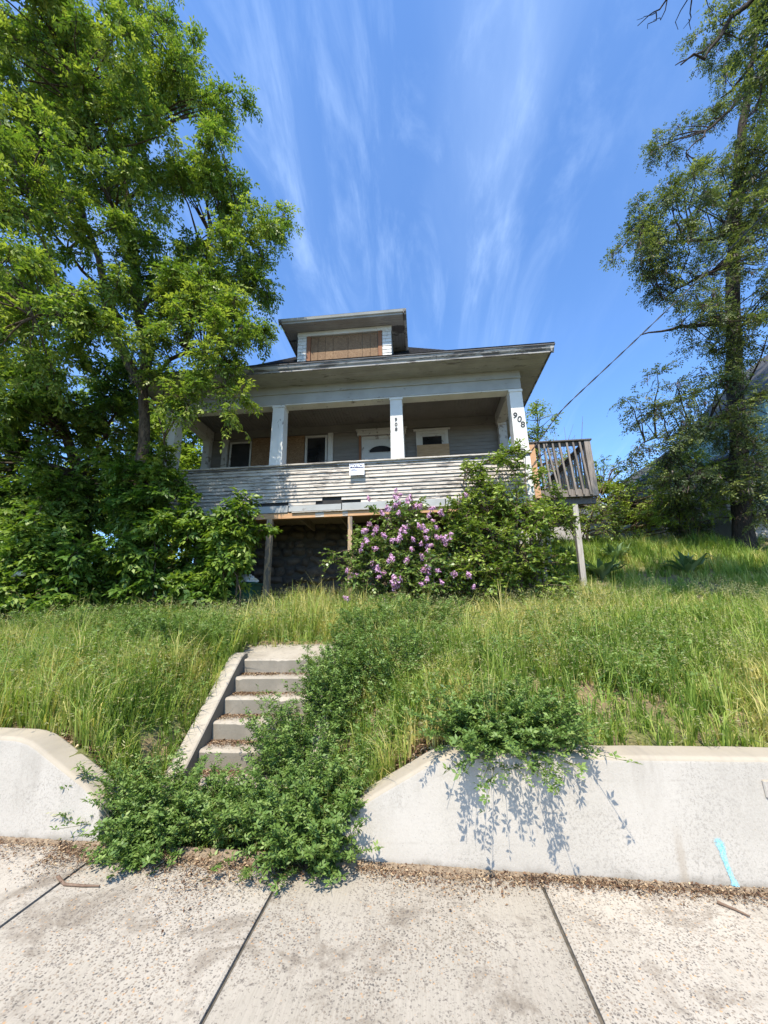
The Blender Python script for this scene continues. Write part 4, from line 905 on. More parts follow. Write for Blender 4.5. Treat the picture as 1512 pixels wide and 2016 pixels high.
tree('locust_tree', 'roadside tree whose bare twigs hang into the open sky above the marked wall', 'tree', (9.6, 3.9, .7), [(9.6, 3.9, .7), (9.4, 3.9, 4), (9.0, 3.8, 7.5)],
     [([(9.0, 3.8, 7.5), (8.0, 3.6, 9.6), (6.4, 3.5, 11.2), (5.0, 3.6, 12.0), (4.3, 3.9, 11.9)], .14, .02), ([(5.2, 3.6, 11.9), (4.75, 4.2, 11.7), (4.4, 4.5, 11.25), (4.18, 4.5, 10.98), (3.85, 4.5, 10.72)], .022, .005), ([(4.4, 4.5, 11.25), (4.32, 4.5, 10.95), (4.15, 4.55, 10.9)], .009, .004),
      ([(5.2, 3.6, 11.9), (4.8, 4.3, 11.35), (4.5, 4.5, 10.9), (4.42, 4.5, 10.5)], .014, .004), ([(4.18, 4.5, 10.98), (4.08, 4.5, 10.72), (3.98, 4.5, 10.62)], .009, .004), ([(5.0, 3.8, 12.0), (4.75, 4.4, 11.4), (4.7, 4.5, 10.95), (4.62, 4.5, 10.7), (4.6, 4.5, 10.45)], .016, .004), ([(4.62, 4.5, 10.7), (4.5, 4.5, 10.5)], .007, .003), ([(4.75, 4.4, 11.4), (4.95, 4.5, 11.1), (5.0, 4.5, 10.8)], .01, .004), ([(4.18, 4.5, 10.98), (4.0, 4.5, 10.92), (3.86, 4.5, 10.86)], .007, .003),
      ([(9.0, 3.8, 7.5), (9.0, 4.4, 10.5), (8.4, 5.2, 13.6), (7.6, 5.8, 14.6)], .13, .04), ([(7.9, 5.6, 14.2), (7.2, 6.0, 13.9), (6.55, 6.0, 12.95), (6.2, 6.0, 12.5), (5.73, 6.0, 12.39)], .06, .014), ([(8.2, 5.4, 13.8), (7.9, 6.2, 13.3), (7.3, 6.6, 12.6), (6.9, 6.6, 12.3)], .05, .012), ([(7.9, 6.2, 13.3), (7.5, 6.4, 12.2), (7.3, 6.5, 11.6), (7.0, 6.5, 11.2)], .03, .008), ([(8.4, 5.6, 12.9), (8.0, 6.4, 11.8), (7.7, 6.6, 11.1)], .04, .01)],
     [(3.9, 2.6, 12.2, .8), (4.9, 2.5, 12.2, .9), (5.9, 2.7, 11.9, 1.1), (5.3, 3.2, 12.6, .8), (6.7, 3.2, 12.5, .8), (4.4, 3.0, 12.8, .6), (7.2, 2.8, 11.7, 1.0), (8.6, 3.0, 11.5, 1.0), (7.08, 6.2, 13.43, .33), (7.54, 6.5, 12.33, .33), (7.8, 6.2, 13.94, .42), (8.0, 6.0, 14.0, .5), (8.1, 6.4, 12.6, .42), (8.6, 6.2, 11.4, .4)], 27, 'leaf_locust', 'bark_dark', 22, twigs=8, per=6, nl=7, ll=.08, lw=.45, L=.2, rc=.5, tr=(.26, .16), pods=.16, hangs=.45, ang=68)
# pale shrubs and trees behind the deck
tree('shrub', 'rounded pale green shrub behind the deck and lawn', 'shrub', (7.0, 14.6, 4.1), [(7.0, 14.6, 3.95), (7.0, 14.6, 4.9)], [([(7, 14.6, 4.7), (6.8, 14.5, 5.8)], .05, .02)],
     [(6.9, 14.2, 6.5, .9), (6.3, 13.8, 5.4, .85), (7.49, 13.6, 5.4, .8), (8.2, 13.1, 4.8, .7), (7.8, 14.0, 4.9, .7), (8.4, 14.2, 5.6, .8), (8.9, 13.6, 4.6, .7), (6.2, 14.5, 6.2, .6)], 42, 'leaf_bg', 'bark', 41, twigs=8, per=6, ll=.09, lw=.55, rc=.32, tr=(.06, .05), simple=True)
tree('shrub', 'feathery sapling shrub in front of the dark shed', 'shrub', (8.3, 12.7, 3.5), None, [([(8.3, 12.7, 3.4), (8.2, 12.6, 4.6), (8.0, 12.8, 6.0)], .03, .01), ([(8.35, 12.7, 3.4), (8.8, 12.6, 4.6), (9.2, 12.6, 5.6)], .03, .01), ([(8.3, 12.7, 3.4), (7.9, 12.5, 4.3), (7.5, 12.6, 5.4)], .02, .008)],
     [(7.8, 12.6, 4.7, .7), (8.6, 12.4, 5.2, .8), (8.0, 12.9, 5.9, .6), (9.6, 12.6, 5.5, .7), (8.9, 12.6, 6.3, .5), (10.3, 12.5, 4.6, .6)], 16, 'leaf_bg', 'bark', 44, twigs=7, per=6, nl=9, ll=.06, lw=.45, L=.2, rc=.4)
tree('shrub', 'low shadowed shrub below the deck beside the lawn', 'shrub', (5.2, 12.6, 3.5), [(5.2, 12.6, 3.4), (5.2, 12.6, 4.0)], [([(5.2, 12.6, 3.9), (5.5, 12.5, 4.7)], .04, .02)],
     [(5.6, 12.5, 4.4, .7), (4.6, 12.7, 4.6, .8), (6.3, 12.9, 4.0, .5)], 45, 'leaf_bush', 'bark', 42, twigs=8, per=6, ll=.09, lw=.55, rc=.32, tr=(.05, .04), simple=True)
tree('leafy_tree', 'slender leafy tree rising behind the deck railing', 'tree', (4.3, 15.5, 4.0), [(4.3, 15.5, 4.0), (4.5, 15.4, 6.2)], [([(4.5, 15.4, 6.2), (4.9, 15.2, 8), (5.0, 15, 9.9)], .06, .015)],
     [(4.9, 15, 9.2, .75), (4.5, 15, 8.0, .9), (5.4, 15, 7.3, .9), (4.4, 15, 6.6, .9), (5.6, 14.8, 6.2, .8)], 28, 'leaf_bg', 'bark', 43, twigs=8, per=6, ll=.11, lw=.5, rc=.38, tr=(.08, .06), simple=True)
# bare shrub
rng = np.random.default_rng(9); bare = thing('bare_shrub', (5.2, 13.2, 3.7), 'leafless fan-shaped shrub behind the deck railing', 'shrub'); br = []
for k in range(26):
    a = rng.normal(0, .35); b = rng.normal(0, .3); ln = rng.uniform(3.2, 4.6); e = np.array([5.2+math.sin(a)*ln*.55, 13.2+math.sin(b)*1.0, 3.7+ln*math.cos(a)])
    p = bez((5.2, 13.2, 3.7), e, .3, 6); br.append((p, np.linspace(.018, .004, 6)))
    for j in (3, 4): q = p[j]; br.append((bez(q, q+np.array([rng.normal(.1, .3), rng.normal(0, .2), rng.uniform(.3, .8)]), .02, 4), np.linspace(.007, .003, 4)))
v, f_ = tubes(br, 4); fastmesh('stems', v, f_, 'twig', bare, origin=(5.2, 13.2, 3.7))
# lilac in flower and the green bush beside it
lil = tree('lilac_bush', 'lilac bush in mauve flower in front of the porch post', 'bush', (-.3, 7.85, 1.6), None,
     [([(-.3+dx*.3, 7.85, 1.6), (-.3+dx, 7.85+dy, 2.4), (-.3+dx*1.6, 7.85+dy, 3.3)], .025, .008) for dx, dy in ((-.5, 0), (-.25, .1), (.1, -.1), (.4, 0), (.65, .1))],
     [(-.37, 7.95, 2.95, .95), (-.95, 7.75, 2.45, .6), (.2, 7.7, 2.35, .85), (-.26, 8.05, 3.5, .45), (.55, 7.8, 2.9, .6), (-1.0, 7.7, 2.0, .3), (-1.55, 7.7, 2.7, .22)], 85, 'leaf_lilac', 'bark', 51, twigs=8, per=7, ll=.085, lw=.62, rc=.25, simple=True, hangs=.15)
rng = np.random.default_rng(8); fl = []
for v in range(3):
    n = 36; h = rng.random(n); r_ = .075*(1-h*.6)*rng.uniform(.7, 1.1, n); a = rng.random(n)*6.28
    p = np.stack([r_*np.cos(a), r_*np.sin(a), h*.125], 1); nr = unit(np.stack([np.cos(a), np.sin(a), rng.normal(.4, .4, n)], 1)); d = unit(np.cross(nr, rng.normal(size=(n, 3))))
    V, Q, A = leaflets(p-d*.016, d, nr, np.full(n, .038), np.full(n, .034), rng.random(n), .1)
    vt, ft = tubes([(np.array([(0, 0, -.03), (0, 0, .06), (0, 0, .15)]), np.array([.006, .03, .004]))], 5); V, Q, A = joinm([(V, Q, A), (vt, ft, np.full(len(vt), .2))]); o = fastmesh('flower_cluster', V, Q, 'flower', None, var=A); fl.append(o.data); bpy.data.objects.remove(o)
spots = [(-.92, 7.1, 3.0), (-.75, 7.15, 3.05), (-.6, 7.2, 3.6), (-.3, 7.25, 3.62), (-.15, 7.2, 3.6), (-.05, 7.2, 3.6), (.05, 7.15, 3.58), (-.9, 7.4, 4.0), (-.45, 7.5, 3.98), (-.3, 7.45, 3.98), (.95, 7.5, 3.9),
         (-.25, 7.1, 3.3), (.2, 7.1, 3.32), (.3, 7.1, 3.25), (.05, 7.05, 3.2), (-.35, 7.0, 2.95), (.15, 7.05, 3.0), (.35, 7.1, 2.95), (.42, 7.1, 2.85), (.2, 7.0, 2.85), (-.1, 7.0, 2.8), (-1.1, 7.1, 2.55), (-.5, 7.0, 2.6),
         (-1.25, 7.1, 2.35), (-1.4, 7.1, 2.3), (-.55, 6.9, 2.3), (-.45, 6.9, 2.2), (-.3, 6.9, 2.1), (.05, 6.9, 2.3), (.25, 6.9, 2.25), (.12, 6.9, 2.1), (.4, 6.9, 2.1), (-1.3, 7.0, 1.9), (-.7, 6.8, 1.75), (-.75, 6.9, 2.35), (.8, 7.0, 2.15), (-.2, 7.1, 3.75), (-.45, 7.15, 3.45), (-.7, 7.1, 3.3), (-.85, 7.1, 3.2), (-.3, 7.0, 3.1), (-.05, 7.0, 2.6), (-.6, 7.0, 2.9),
         (-.95, 7.1, 2.75), (-.62, 7.0, 2.45), (.5, 7.2, 3.0), (.38, 7.1, 3.45)]
for i, (x, y, z) in enumerate(spots):
    for k in range(rng.integers(1, 4)):
        o = link('flower_cluster', fl[rng.integers(3)], None, lil, (x+rng.normal(0, .10), y+rng.uniform(.0, .16)+.08, z+rng.normal(0, .08)))
        o.rotation_euler = (rng.normal(.35, .6), rng.normal(0, .6), rng.random()*6); s = rng.uniform(.6, 1.0); o.scale = (s, s, s)
tree('green_bush', 'big upright green bush between the lilac and the side deck', 'bush', (1.7, 7.95, 1.6), None,
     [([(1.7+dx*.3, 7.95, 1.6), (1.7+dx, 7.95+dy, 2.8), (1.7+dx*1.5, 7.95+dy, z)], .03, .006) for dx, dy, z in ((-.5, 0, 4.2), (-.2, .1, 4.7), (.2, -.1, 4.4), (.4, .0, 4.95), (.65, .1, 3.7), (-.7, -.1, 3.6))],
     [(1.75, 7.95, 2.95, 1.0), (1.4, 8.1, 3.95, .5), (2.2, 7.8, 2.3, .6), (1.0, 7.75, 2.3, .65), (2.65, 8.0, 3.4, .42), (1.95, 8.0, 3.9, .4), (1.0, 8.0, 3.5, .5)]+
     [(1.05, 8.05, 4.55, .12), (1.25, 8.05, 4.35, .15), (1.75, 8.05, 4.6, .16), (1.8, 8.05, 4.85, .1), (2.15, 8.05, 4.7, .15), (2.17, 8.05, 4.95, .1), (2.4, 8.05, 4.35, .15), (2.75, 8.0, 3.9, .15), (3.0, 8.0, 3.5, .15), (1.35, 8.05, 4.6, .1)], 80, 'leaf_bush', 'bark', 52, twigs=8, per=7, ll=.095, lw=.55, rc=.26, simple=True, hangs=.12, vbias=.05)

# ------------------------------------------------------------------ alfalfa clumps
def alfalfa(label, base, spread, n, hgt, lean, seed, size=.030, drape=0.):
    rng = np.random.default_rng(seed); bx, by = base; gz_ = float(ground_z(bx, by)); org = (bx, by, gz_)
    root = thing('alfalfa_plant', org, label, 'weed', 'alfalfa clumps'); P, D, VV, st = [], [], [], []
    for k in range(int(n*1.15)):
        a = rng.random()*6.28; r_ = math.sqrt(rng.random()); x = bx+math.cos(a)*r_*spread[0]*.6; y = by+math.sin(a)*r_*spread[1]*.6; z = float(ground_z(x, y))
        if y < 3.16: z = max(z, 0)
        h = hgt*rng.uniform(.35, 1.35); o = np.array([math.cos(a)*spread[0]*.75*r_+rng.normal(0, .06)+lean[0]*rng.random(), math.sin(a)*spread[1]*.75*r_+rng.normal(0, .06)+lean[1]*rng.random(), h])
        b = np.array([x, y, z]); e = b+o; e[2] -= drape*max(0, -(o[1]))*1.0
        p = bez(b, e, h*.22, 8); st.append((p[[0, 2, 4, 7]], np.linspace(.0030, .0014, 4)))
        nl_ = int(14+h*34); tt = rng.uniform(.22, 1, nl_); 
        pts = np.stack([np.interp(tt*7, range(8), p[:, i]) for i in range(3)], 1)
        P.append(pts); aa = rng.random(nl_)*6.28; D.append(unit(np.stack([np.cos(aa), np.sin(aa), rng.uniform(.0, .9, nl_)], 1))); VV.append(np.clip(.2+.45*tt+rng.normal(0, .15, nl_), 0, 1))
    P, D, VV = np.concatenate(P), np.concatenate(D), np.concatenate(VV); m_ = len(P)
    V, Q, A = compound(rng, P, D, np.full(m_, size*.7)*rng.uniform(.7, 1.4, m_), 3, size*rng.uniform(.6, 1.45, m_), .46, VV, .1, 62)
    v, f_ = tubes(st, 3); s_ = fastmesh('stems', v, f_, 'stem', root, origin=org); s_['kind'] = 'stuff'
    c = fastmesh('leaves', V, Q, 'leaf_alfalfa', root, var=A, origin=org); c['kind'] = 'stuff'
alfalfa('tall alfalfa clump leaning over the middle of the steps', (-1.16, 4.1), (.42, .42), 170, .55, (-.15, -.1), 61)
alfalfa('dense alfalfa clump swallowing the far cheek of the steps', (-.88, 4.5), (.26, .36), 120, .46, (-.2, -.1), 74)
alfalfa('alfalfa clump beside the step landing under the lilac side', (-.72, 5.5), (.3, .35), 110, .42, (0, -.05), 75)
alfalfa('upright alfalfa clump beside the top steps', (-1.06, 4.9), (.32, .4), 90, .52, (-.1, 0), 62)
alfalfa('large alfalfa clump sprawling over the foot of the steps and wall end', (-.98, 3.42), (.45, .35), 210, .42, (-.05, -.3), 63, drape=.3)
alfalfa('alfalfa clump spilling onto the sidewalk against the wall end', (-.78, 3.12), (.28, .22), 130, .34, (.0, -.18), 64, drape=.3)
alfalfa('alfalfa clump beside the end of the unmarked wall', (-2.05, 3.42), (.42, .30), 150, .40, (-.1, -.25), 65, drape=.3)
alfalfa('low alfalfa clump spilling onto the sidewalk below the straw-littered steps', (-1.95, 3.08), (.24, .18), 90, .26, (.0, -.2), 66, drape=.3)
alfalfa('alfalfa clump growing between the step foot and the sidewalk', (-1.5, 3.35), (.35, .28), 110, .30, (.0, -.15), 67)
alfalfa('alfalfa clump hanging over the top of the wall with a bold shadow', (.58, 3.44), (.50, .28), 260, .34, (.0, -.55), 68, drape=.25)
alfalfa('alfalfa clump deep in the grass above the wall end', (-.35, 4.6), (.4, .5), 110, .42, (0, 0), 69)
alfalfa('alfalfa clump in the grass below the lilac', (-.1, 6.0), (.7, .5), 130, .42, (0, 0), 70)
alfalfa('thin alfalfa sprig leaning out in front of the unmarked wall', (-2.42, 3.2), (.16, .1), 14, .34, (-.12, -.12), 71)
alfalfa('wide dark green alfalfa patch on the slope below the saplings', (-5.2, 5.9), (1.1, .5), 220, .40, (0, 0), 72, size=.03)
alfalfa('alfalfa patch on the slope between the saplings and the steps', (-3.4, 5.3), (.7, .5), 150, .36, (0, 0), 73, size=.03)

# ------------------------------------------------------------------ tall grass
def blades(name, x, y, h, w, lean, var, mat, label, cat, rng, seeds=0., a=None):
    z = ground_z(x, y)-.015; n = len(x); b = np.stack([x, y, z], 1)
    if a is None: a = rng.random(n)*6.283
    dr = np.stack([np.cos(a), np.sin(a), np.zeros(n)], 1)
    dr = unit(dr+np.array([0, -.3, 0])); fa = a+rng.normal(1.57, .5, n); s = np.stack([np.cos(fa), np.sin(fa), np.zeros(n)], 1)*w[:, None]*.5
    U = np.array([0, 0, 1.]); hh = h[:, None]; le = lean[:, None]
    m_ = b+U*hh*.55+dr*hh*le*.16; t_ = b+U*hh*(1-.30*le)+dr*hh*le*.62
    V = np.stack([b-s, b+s, m_+s*.75, m_-s*.75, t_], 1).reshape(-1, 3); i = np.arange(n)*5
    o = fastmesh(name, V, np.stack([i, i+1, i+2, i+3], 1), mat, None, np.repeat(np.clip(var, 0, 1), 5), tris=np.stack([i+3, i+2, i+4], 1))
    tag(o, label, cat, kind='stuff')
    if seeds > 0:
        k = np.flatnonzero(rng.random(n) < seeds); P, D, VV = [], [], []
        for j in range(4):
            f_ = rng.uniform(.6, 1.1, len(k))[:, None]; p = m_[k]+(t_[k]-m_[k])*f_
            d = unit((t_[k]-m_[k])*1.5+dr[k]*h[k][:, None]*.8+rng.normal(0, .12, (len(k), 3))-np.array([0, 0, .12])); P.append(p); D.append(d); VV.append(rng.random(len(k))*.6+.2)
        P, D, VV = np.concatenate(P), np.concatenate(D), np.concatenate(VV); m2 = len(P)
        V, Q, A = leaflets(P, D, unit(rng.normal(size=(m2, 3))), rng.uniform(.025, .05, m2), rng.uniform(.005, .009, m2), VV, .1)
        so_ = fastmesh(name.replace('grass', 'grass_seed_heads') if 'grass' in name else 'seed_heads', V, Q, 'seed', None, var=A); tag(so_, 'pale drooping seed heads on the tall grass', 'grass', kind='stuff')
rng = np.random.default_rng(77)
pn, pn2, pn3 = Noise2(21, .55), Noise2(22, 1.7), Noise2(23, 4.5)
def scatter(n, x0, x1, y0, y1):
    x = rng.uniform(x0, x1, n); y = rng.uniform(y0, y1, n)
    st = np.abs(x-stair_x(y)); ok = ~((st < .72) & (y < 5.95)) & (y > 3.335)
    ok &= ~((y > 8.75) & (x > -6.3) & (x < 2.6)) 
    return x[ok], y[ok]
def lawn(n, x0, x1, y0, y1, hm, wm, label, seeds=.16, K=13):
    tx, ty = scatter(n//K, x0, x1, y0, y1); p = pn(tx, ty)*.5+pn2(tx, ty)*.35+pn3(tx, ty)*.15
    keep = rng.random(len(tx)) < .35+1.1*sstep(p, .25, .6); tx, ty, p = tx[keep], ty[keep], p[keep]; T = len(tx)
    th = hm*np.exp(rng.normal(0, .28, T))*(.45+1.0*p); rad = rng.uniform(.015, .07, T); tl = rng.uniform(.15, 1.3, T); ta = rng.random(T)*6.283
    dry = sstep(pn(tx+31, ty+7)*.5+pn2(tx-9, ty+3)*.5, .45, .70)*.5+.26*sstep(tx, 2.2, 4.5)*sstep(-ty, -7.2, -5.5)+.30*(sstep(-ty, -3.75, -3.35))+.22*sstep(ty, 6.0, 7.4)*sstep(-ty, -8.8, -8.2)
    dry = dry+.35*np.exp(-((tx-stair_x(ty))/.75)**2)*sstep(ty, 5.6, 6.3)
    tv = .36+rng.normal(0, .16, T)+dry*.8
    a = np.repeat(ta, K)+rng.normal(0, 1.1, T*K); r_ = np.repeat(rad, K)*np.sqrt(rng.random(T*K))
    x = np.repeat(tx, K)+np.cos(a)*r_; y = np.maximum(np.repeat(ty, K)+np.sin(a)*r_, 3.335); m_ = len(x)
    ins = (np.abs(x-stair_x(y)) < .70) & (y < 5.9)
    h = np.repeat(th, K)*rng.uniform(.4, 1.25, m_); h[ins] *= .2
    w = wm*rng.uniform(.5, 1.5, m_); le = np.clip(np.repeat(tl, K)*rng.uniform(.5, 1.4, m_), .1, 1.5)
    blades('tall_grass', x, y, h, w, le, np.clip(np.repeat(tv, K)+rng.normal(0, .13, m_), 0, 1), 'grass', label, 'grass', rng, seeds, a)
lawn(112000, -6.5, 5.2, 3.34, 5.6, .34, .0085, 'tall uncut grass on the slope above the retaining walls', .10)
lawn(95000, -8.0, 6.5, 5.6, 8.7, .34, .0105, 'tall pale-tipped grass along the top of the bank', .14)
lawn(42000, 2.7, 8.8, 8.7, 13.5, .26, .012, 'soft green lawn grass climbing behind the side deck', .0)
lawn(6000, 8.2, 13.0, 6.0, 12.8, .3, .016, 'grass beyond the pod-bearing tree', .0)
lawn(9000, -13, -6.0, 3.4, 8.6, .35, .016, 'grass on the bank at the far end of the unmarked wall', .1)
gxx = rng.uniform(-2.75, -.45, 2600); gyy = rng.uniform(3.12, 3.62, 2600); kk = pn3(gxx*1.3, gyy*1.3) > .42; gxx, gyy = gxx[kk], gyy[kk]; q = len(gxx)
blades('tall_grass', gxx, gyy, rng.uniform(.12, .42, q), rng.uniform(.004, .009, q), rng.uniform(.3, 1.3, q), np.clip(rng.normal(.6, .25, q), 0, 1), 'grass', 'wispy half-dry grass growing through the alfalfa at the step foot', 'grass', rng, .2)
# broad-leaved weeds between the grass
n = 48000; x, y = scatter(n, -7.5, 4.6, 3.45, 8.3); p = pn(x+11, y+4)*.5+pn2(x+5, y)*.5; k = rng.random(len(x)) < sstep(p+.16*sstep(-x, 2.2, 3.5), .42, .62); x, y = x[k], y[k]; n = len(x)
z = ground_z(x, y)+rng.uniform(.08, .36, n); aa = rng.random(n)*6.28
V, Q, A = compound(rng, np.stack([x, y, z], 1), unit(np.stack([np.cos(aa), np.sin(aa), rng.uniform(0, .8, n)], 1)), np.full(n, .03), 3, rng.uniform(.018, .048, n), .45, np.clip(rng.normal(.55, .25, n), 0, 1), .1, 60)
tag(fastmesh('weeds', V, Q, 'leaf_alfalfa', None, var=A), 'low broad-leaved weeds mixed into the tall grass', 'weeds', kind='stuff')
# airy seed panicles (pale haze over the bank)
n = 12000; x, y = scatter(n, -7.5, 6, 4.2, 8.4); p = pn(x-17, y+9)*.5+pn2(x+2, y-5)*.5; k = rng.random(len(x)) < sstep(p+.25*sstep(y, 6.3, 7.6)+.10*sstep(-x, 2, 4), .45, .68); x, y = x[k], y[k]; n = len(x)
base = np.stack([x, y, ground_z(x, y)+rng.uniform(.26, .46, n)*(.7+.3*sstep(y, 4.5, 6.5))], 1); P = np.repeat(base, 5, 0)+rng.normal(0, .028, (n*5, 3)); m2 = len(P)
V, Q, A = leaflets(P, unit(rng.normal(size=(m2, 3))+np.array([0, 0, -.3])), unit(rng.normal(size=(m2, 3))), rng.uniform(.014, .028, m2), rng.uniform(.006, .011, m2), rng.random(m2), .1)
tag(fastmesh('seed_panicles', V, Q, 'seed', None, var=A), 'hazy pale seed panicles above the bank grass', 'grass', kind='stuff')

# big-leaved plants on the lawn
def rosette(label, x, y, n, s, seed):
    rng = np.random.default_rng(seed); gz_ = float(ground_z(x, y)); org = (x, y, gz_); root = thing('leafy_plant', org, label, 'plant', 'big-leaved plants on the lawn'); 
    for k in range(n):
        a = k*2.399+rng.normal(0, .2); el = R(rng.uniform(40, 85)); L = s*rng.uniform(.7, 1.1); w = L*.15; o = np.array([math.cos(a), math.sin(a), 0]); sd_ = np.array([-math.sin(a), math.cos(a), 0]); V, F = [], []
        for i, t in enumerate(np.linspace(0, 1, 6)):
            c = np.array(org)+o*L*(t*math.cos(el)+.25*t*t)+np.array([0, 0, 1.])*L*(t*math.sin(el)-.30*t*t*rng.uniform(.5, 1.6)); ww_ = w*(.25+math.sin(min(t*1.15, 1)*math.pi)**.8) if t < 1 else .004
            V += [tuple(c-sd_*ww_*.5+np.array([0, 0, ww_*.2])), tuple(c), tuple(c+sd_*ww_*.5+np.array([0, 0, ww_*.2]))]
        for i in range(5): F += [(i*3, i*3+1, i*3+4, i*3+3), (i*3+1, i*3+2, i*3+5, i*3+4)]
        ob = mesh('leaf', V, F, 'leaf_hosta', root, True); at_ = ob.data.attributes.new('var', 'FLOAT', 'POINT'); at_.data.foreach_set('value', np.full(len(V), rng.uniform(.3, 1), np.float32))
rosette('big-leaved plant in the sunlit strip of lawn nearest the pod-bearing tree', 6.25, 9.9, 30, .78, 1)
rosette('big-leaved plant beside the deck support post', 4.25, 9.8, 30, .75, 2)
rosette('big-leaved plant on the lawn behind the one beside the deck post', 5.2, 11.0, 28, .72, 3)
rosette('big-leaved plant in the bed by the low shadowed shrub', 4.3, 11.6, 20, .5, 4)

# ------------------------------------------------------------------ dry litter, sticks, bin, pipe
rng = np.random.default_rng(31)
def litter(name, n, fx, label, sz=(.005, .026)):
    x, y, z = fx(n); n = len(x); a = rng.random(n)*6.28; d = unit(np.stack([np.cos(a), np.sin(a), rng.normal(0, .25, n)], 1)); L = sz[0]+(sz[1]-sz[0])*rng.random(n)**2.2
    V, Q, A = leaflets(np.stack([x, y, z], 1), d, unit(np.array([0, 0, 1.])+rng.normal(0, .4, (n, 3))), L, L*rng.uniform(.15, .6, n), rng.random(n), .25)
    tag(fastmesh(name, V, Q, 'litter', None, var=A), label, 'leaf litter', kind='stuff')
def f1(n):
    x = rng.uniform(-.5, 4.5, n); hgt = .06+.10*np.exp(-((x-.05)/.35)**2)+.05*Noise2(3, 3)(x, x*0); y = 3.055-np.abs(rng.normal(0, 1, n))*hgt*.62; return x, y, SLOPE*x+.006+rng.random(n)*.03*np.exp(-(3.055-y)/.06)
litter('dry_litter', 15000, f1, 'dry brown leaf litter lying along the foot of the wall with the blue mark')
def f2(n):
    x = rng.uniform(-2.6, -.7, n); y = 3.1-np.abs(rng.normal(0, 1, n))*(.10+.16*np.exp(-((x+1.45)/.33)**2)+.10*np.exp(-((x+2.45)/.2)**2)); k = y > 2.2; x, y = x[k], y[k]; return x, y, SLOPE*x+.006+rng.random(len(x))*.02
litter('dry_litter', 13000, f2, 'straw-coloured litter spread before the foot of the steps')
def f3(n):
    x = rng.uniform(-6, -2.4, n); y = 3.06-np.abs(rng.normal(0, 1, n))*(.09+.05*Noise2(4, 2)(x, x*0)); return x, y, SLOPE*x+.006+rng.random(n)*.025
litter('dry_litter', 7000, f3, 'reddish-brown litter lying along the foot of the unmarked wall')
def f4(n):
    i = rng.integers(1, 6, n); y = 5.2-i*TR+.285-np.abs(rng.normal(0, .085, n)); u = rng.uniform(-.55, .55, n)**1; k = (y > 5.2-i*TR+.02) & (rng.random(n) < .35+.65*(u < -.1)); i, y, u = i[k], y[k], u[k]
    return u+stair_x(y), y, 1.09-i*RI+.004+rng.random(len(u))*.012
litter('step_straw', 15000, f4, 'dry straw and chaff gathered on the treads', (.01, .035))
def f5(n):
    s_ = rng.integers(0, 2, n); x = np.where(s_ == 0, rng.uniform(-3.1, -2.45, n), rng.uniform(-.65, .15, n)); y = 3.34+np.abs(rng.normal(0, .12, n)); return x, y, ground_z(x, y)+rng.random(n)*.04
litter('dry_grass_litter', 4500, f5, 'reddish dry grass litter behind the sloping wall ends', (.015, .05))
def mat_strip(x0, x1, fw_, label, seed):
    rg = np.random.default_rng(seed); X = np.arange(x0, x1, .025); wd = np.array([fw_(x) for x in X])*(.6+.8*Noise2(seed, 6)(X, X*0))*(.75+.5*Noise2(seed+1, 17)(X, X*0)); V, F = [], []
    for x, w in zip(X, wd):
        zb = SLOPE*x
        V += [(x, 3.075, zb+.03), (x, 3.05-w*.25, zb+.022+rg.normal(0, .004)), (x, 3.05-w*.6, zb+.012+rg.normal(0, .003)), (x, 3.05-w, zb+.0015)]
    for i in range(len(X)-1):
        for j in range(3): F.append((i*4+j, i*4+j+1, i*4+j+5, i*4+j+4))
    tag(mesh('debris_mat', V, F, 'debris', None, True), label, 'debris', kind='stuff')
mat_strip(-.75, 4.6, lambda x: .014+.045*math.exp(-((x-.05)/.35)**2), 'dark rotted leaf debris along the foot of the marked wall', 5)
mat_strip(-2.6, -.75, lambda x: .05+.10*math.exp(-((x+1.45)/.3)**2)+.06*math.exp(-((x+2.35)/.2)**2), 'dark rotted straw debris before the foot of the steps', 8)
mat_strip(-6, -2.6, lambda x: .03, 'dark rotted leaf debris along the foot of the unmarked wall', 11)
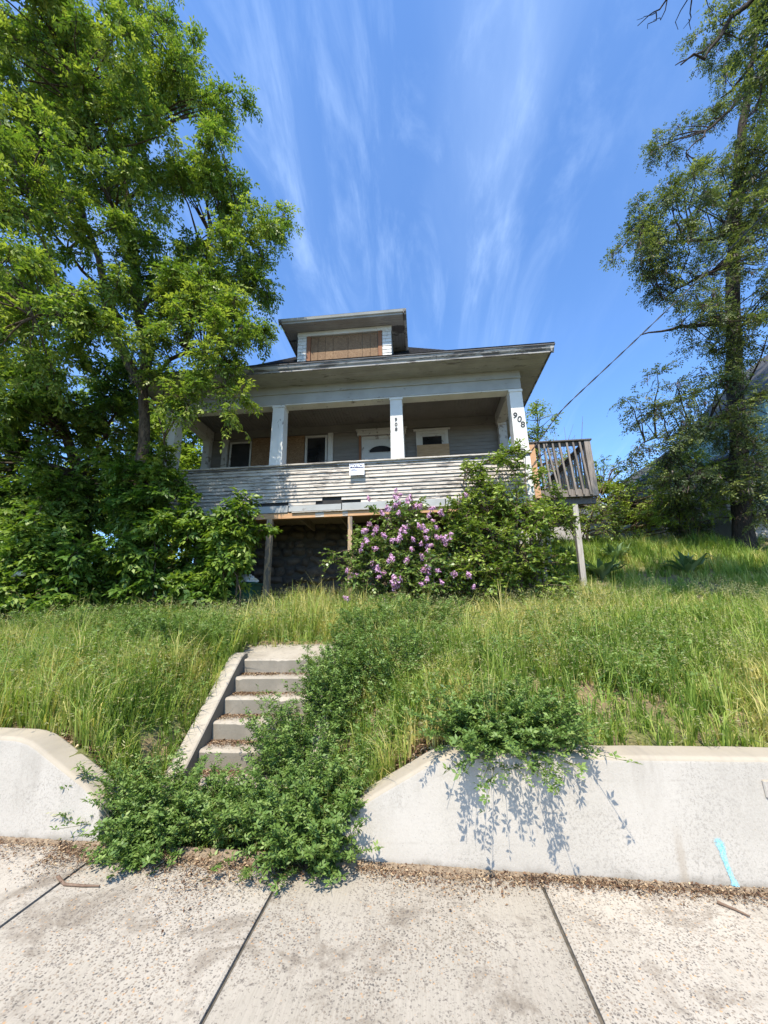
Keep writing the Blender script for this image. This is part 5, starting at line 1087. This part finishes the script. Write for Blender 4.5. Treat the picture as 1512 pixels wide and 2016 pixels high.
def stick(pts, r, label):
    v, f_ = tubes([(np.array(pts), np.linspace(r, r*.5, len(pts)))], 6); tag(mesh('fallen_stick', v, f_.tolist(), 'twig', None, True), label, 'stick', 'fallen sticks')
zs_ = lambda x: SLOPE*x+.010
stick([(-2.32, 2.72, zs_(-2.3)), (-2.22, 2.66, zs_(-2.2)), (-2.1, 2.66, zs_(-2.1)), (-2.0, 2.67, zs_(-2))], .010, 'curved brown stick lying by the slab joint near the alfalfa')
stick([(1.62, 2.93, zs_(1.6)), (1.68, 2.88, zs_(1.7)), (1.72, 2.83, zs_(1.7))], .008, 'short dark stick on the sidewalk below the blue mark')
# green bin with a white bag under the porch
bn = thing('rubbish_bin', (-3.75, 8.15, 1.72), 'dark green rubbish bin with a white bag on top under the porch', 'bin')
prism_ = [(-4.02, 1.72), (-3.52, 1.72), (-3.48, 2.30), (-4.06, 2.30)]
prism('bin_body', prism_, 1, 7.95, 8.4, 'bin_green', bn); box('bin_rim', (-4.09, -3.45, 7.92, 8.43, 2.28, 2.33), 'bin_green', bn, .01)
rng = np.random.default_rng(4); u_, v_ = np.meshgrid(np.linspace(0, 2*np.pi, 14, endpoint=False), np.linspace(0, 1, 7))
rad = (np.cos(v_*1.45)*.22+.01)*(1+rng.normal(0, .10, u_.shape)); P = np.stack([-3.72+rad*np.cos(u_), 8.15+rad*.8*np.sin(u_), 2.33+.17*np.sin(v_*1.5)+rng.normal(0, .012, u_.shape)], -1).reshape(-1, 3)
mesh('plastic_bag', P, [(i*14+j, i*14+(j+1) % 14, (i+1)*14+(j+1) % 14, (i+1)*14+j) for i in range(6) for j in range(14)]+[tuple(range(84, 98))], 'bag', bn)
v, f_ = tubes([(np.array([(-7.2, 6.35, 2.42), (-7.05, 6.3, 2.43), (-6.9, 6.28, 2.44)]), np.full(3, .05))], 10); fc = f_.tolist()+[tuple(range(10))[::-1], tuple(range(20, 30))]
tag(mesh('pipe', v, fc, 'white_plastic', None, True), 'short pale pipe end poking out among the dark saplings', 'pipe')
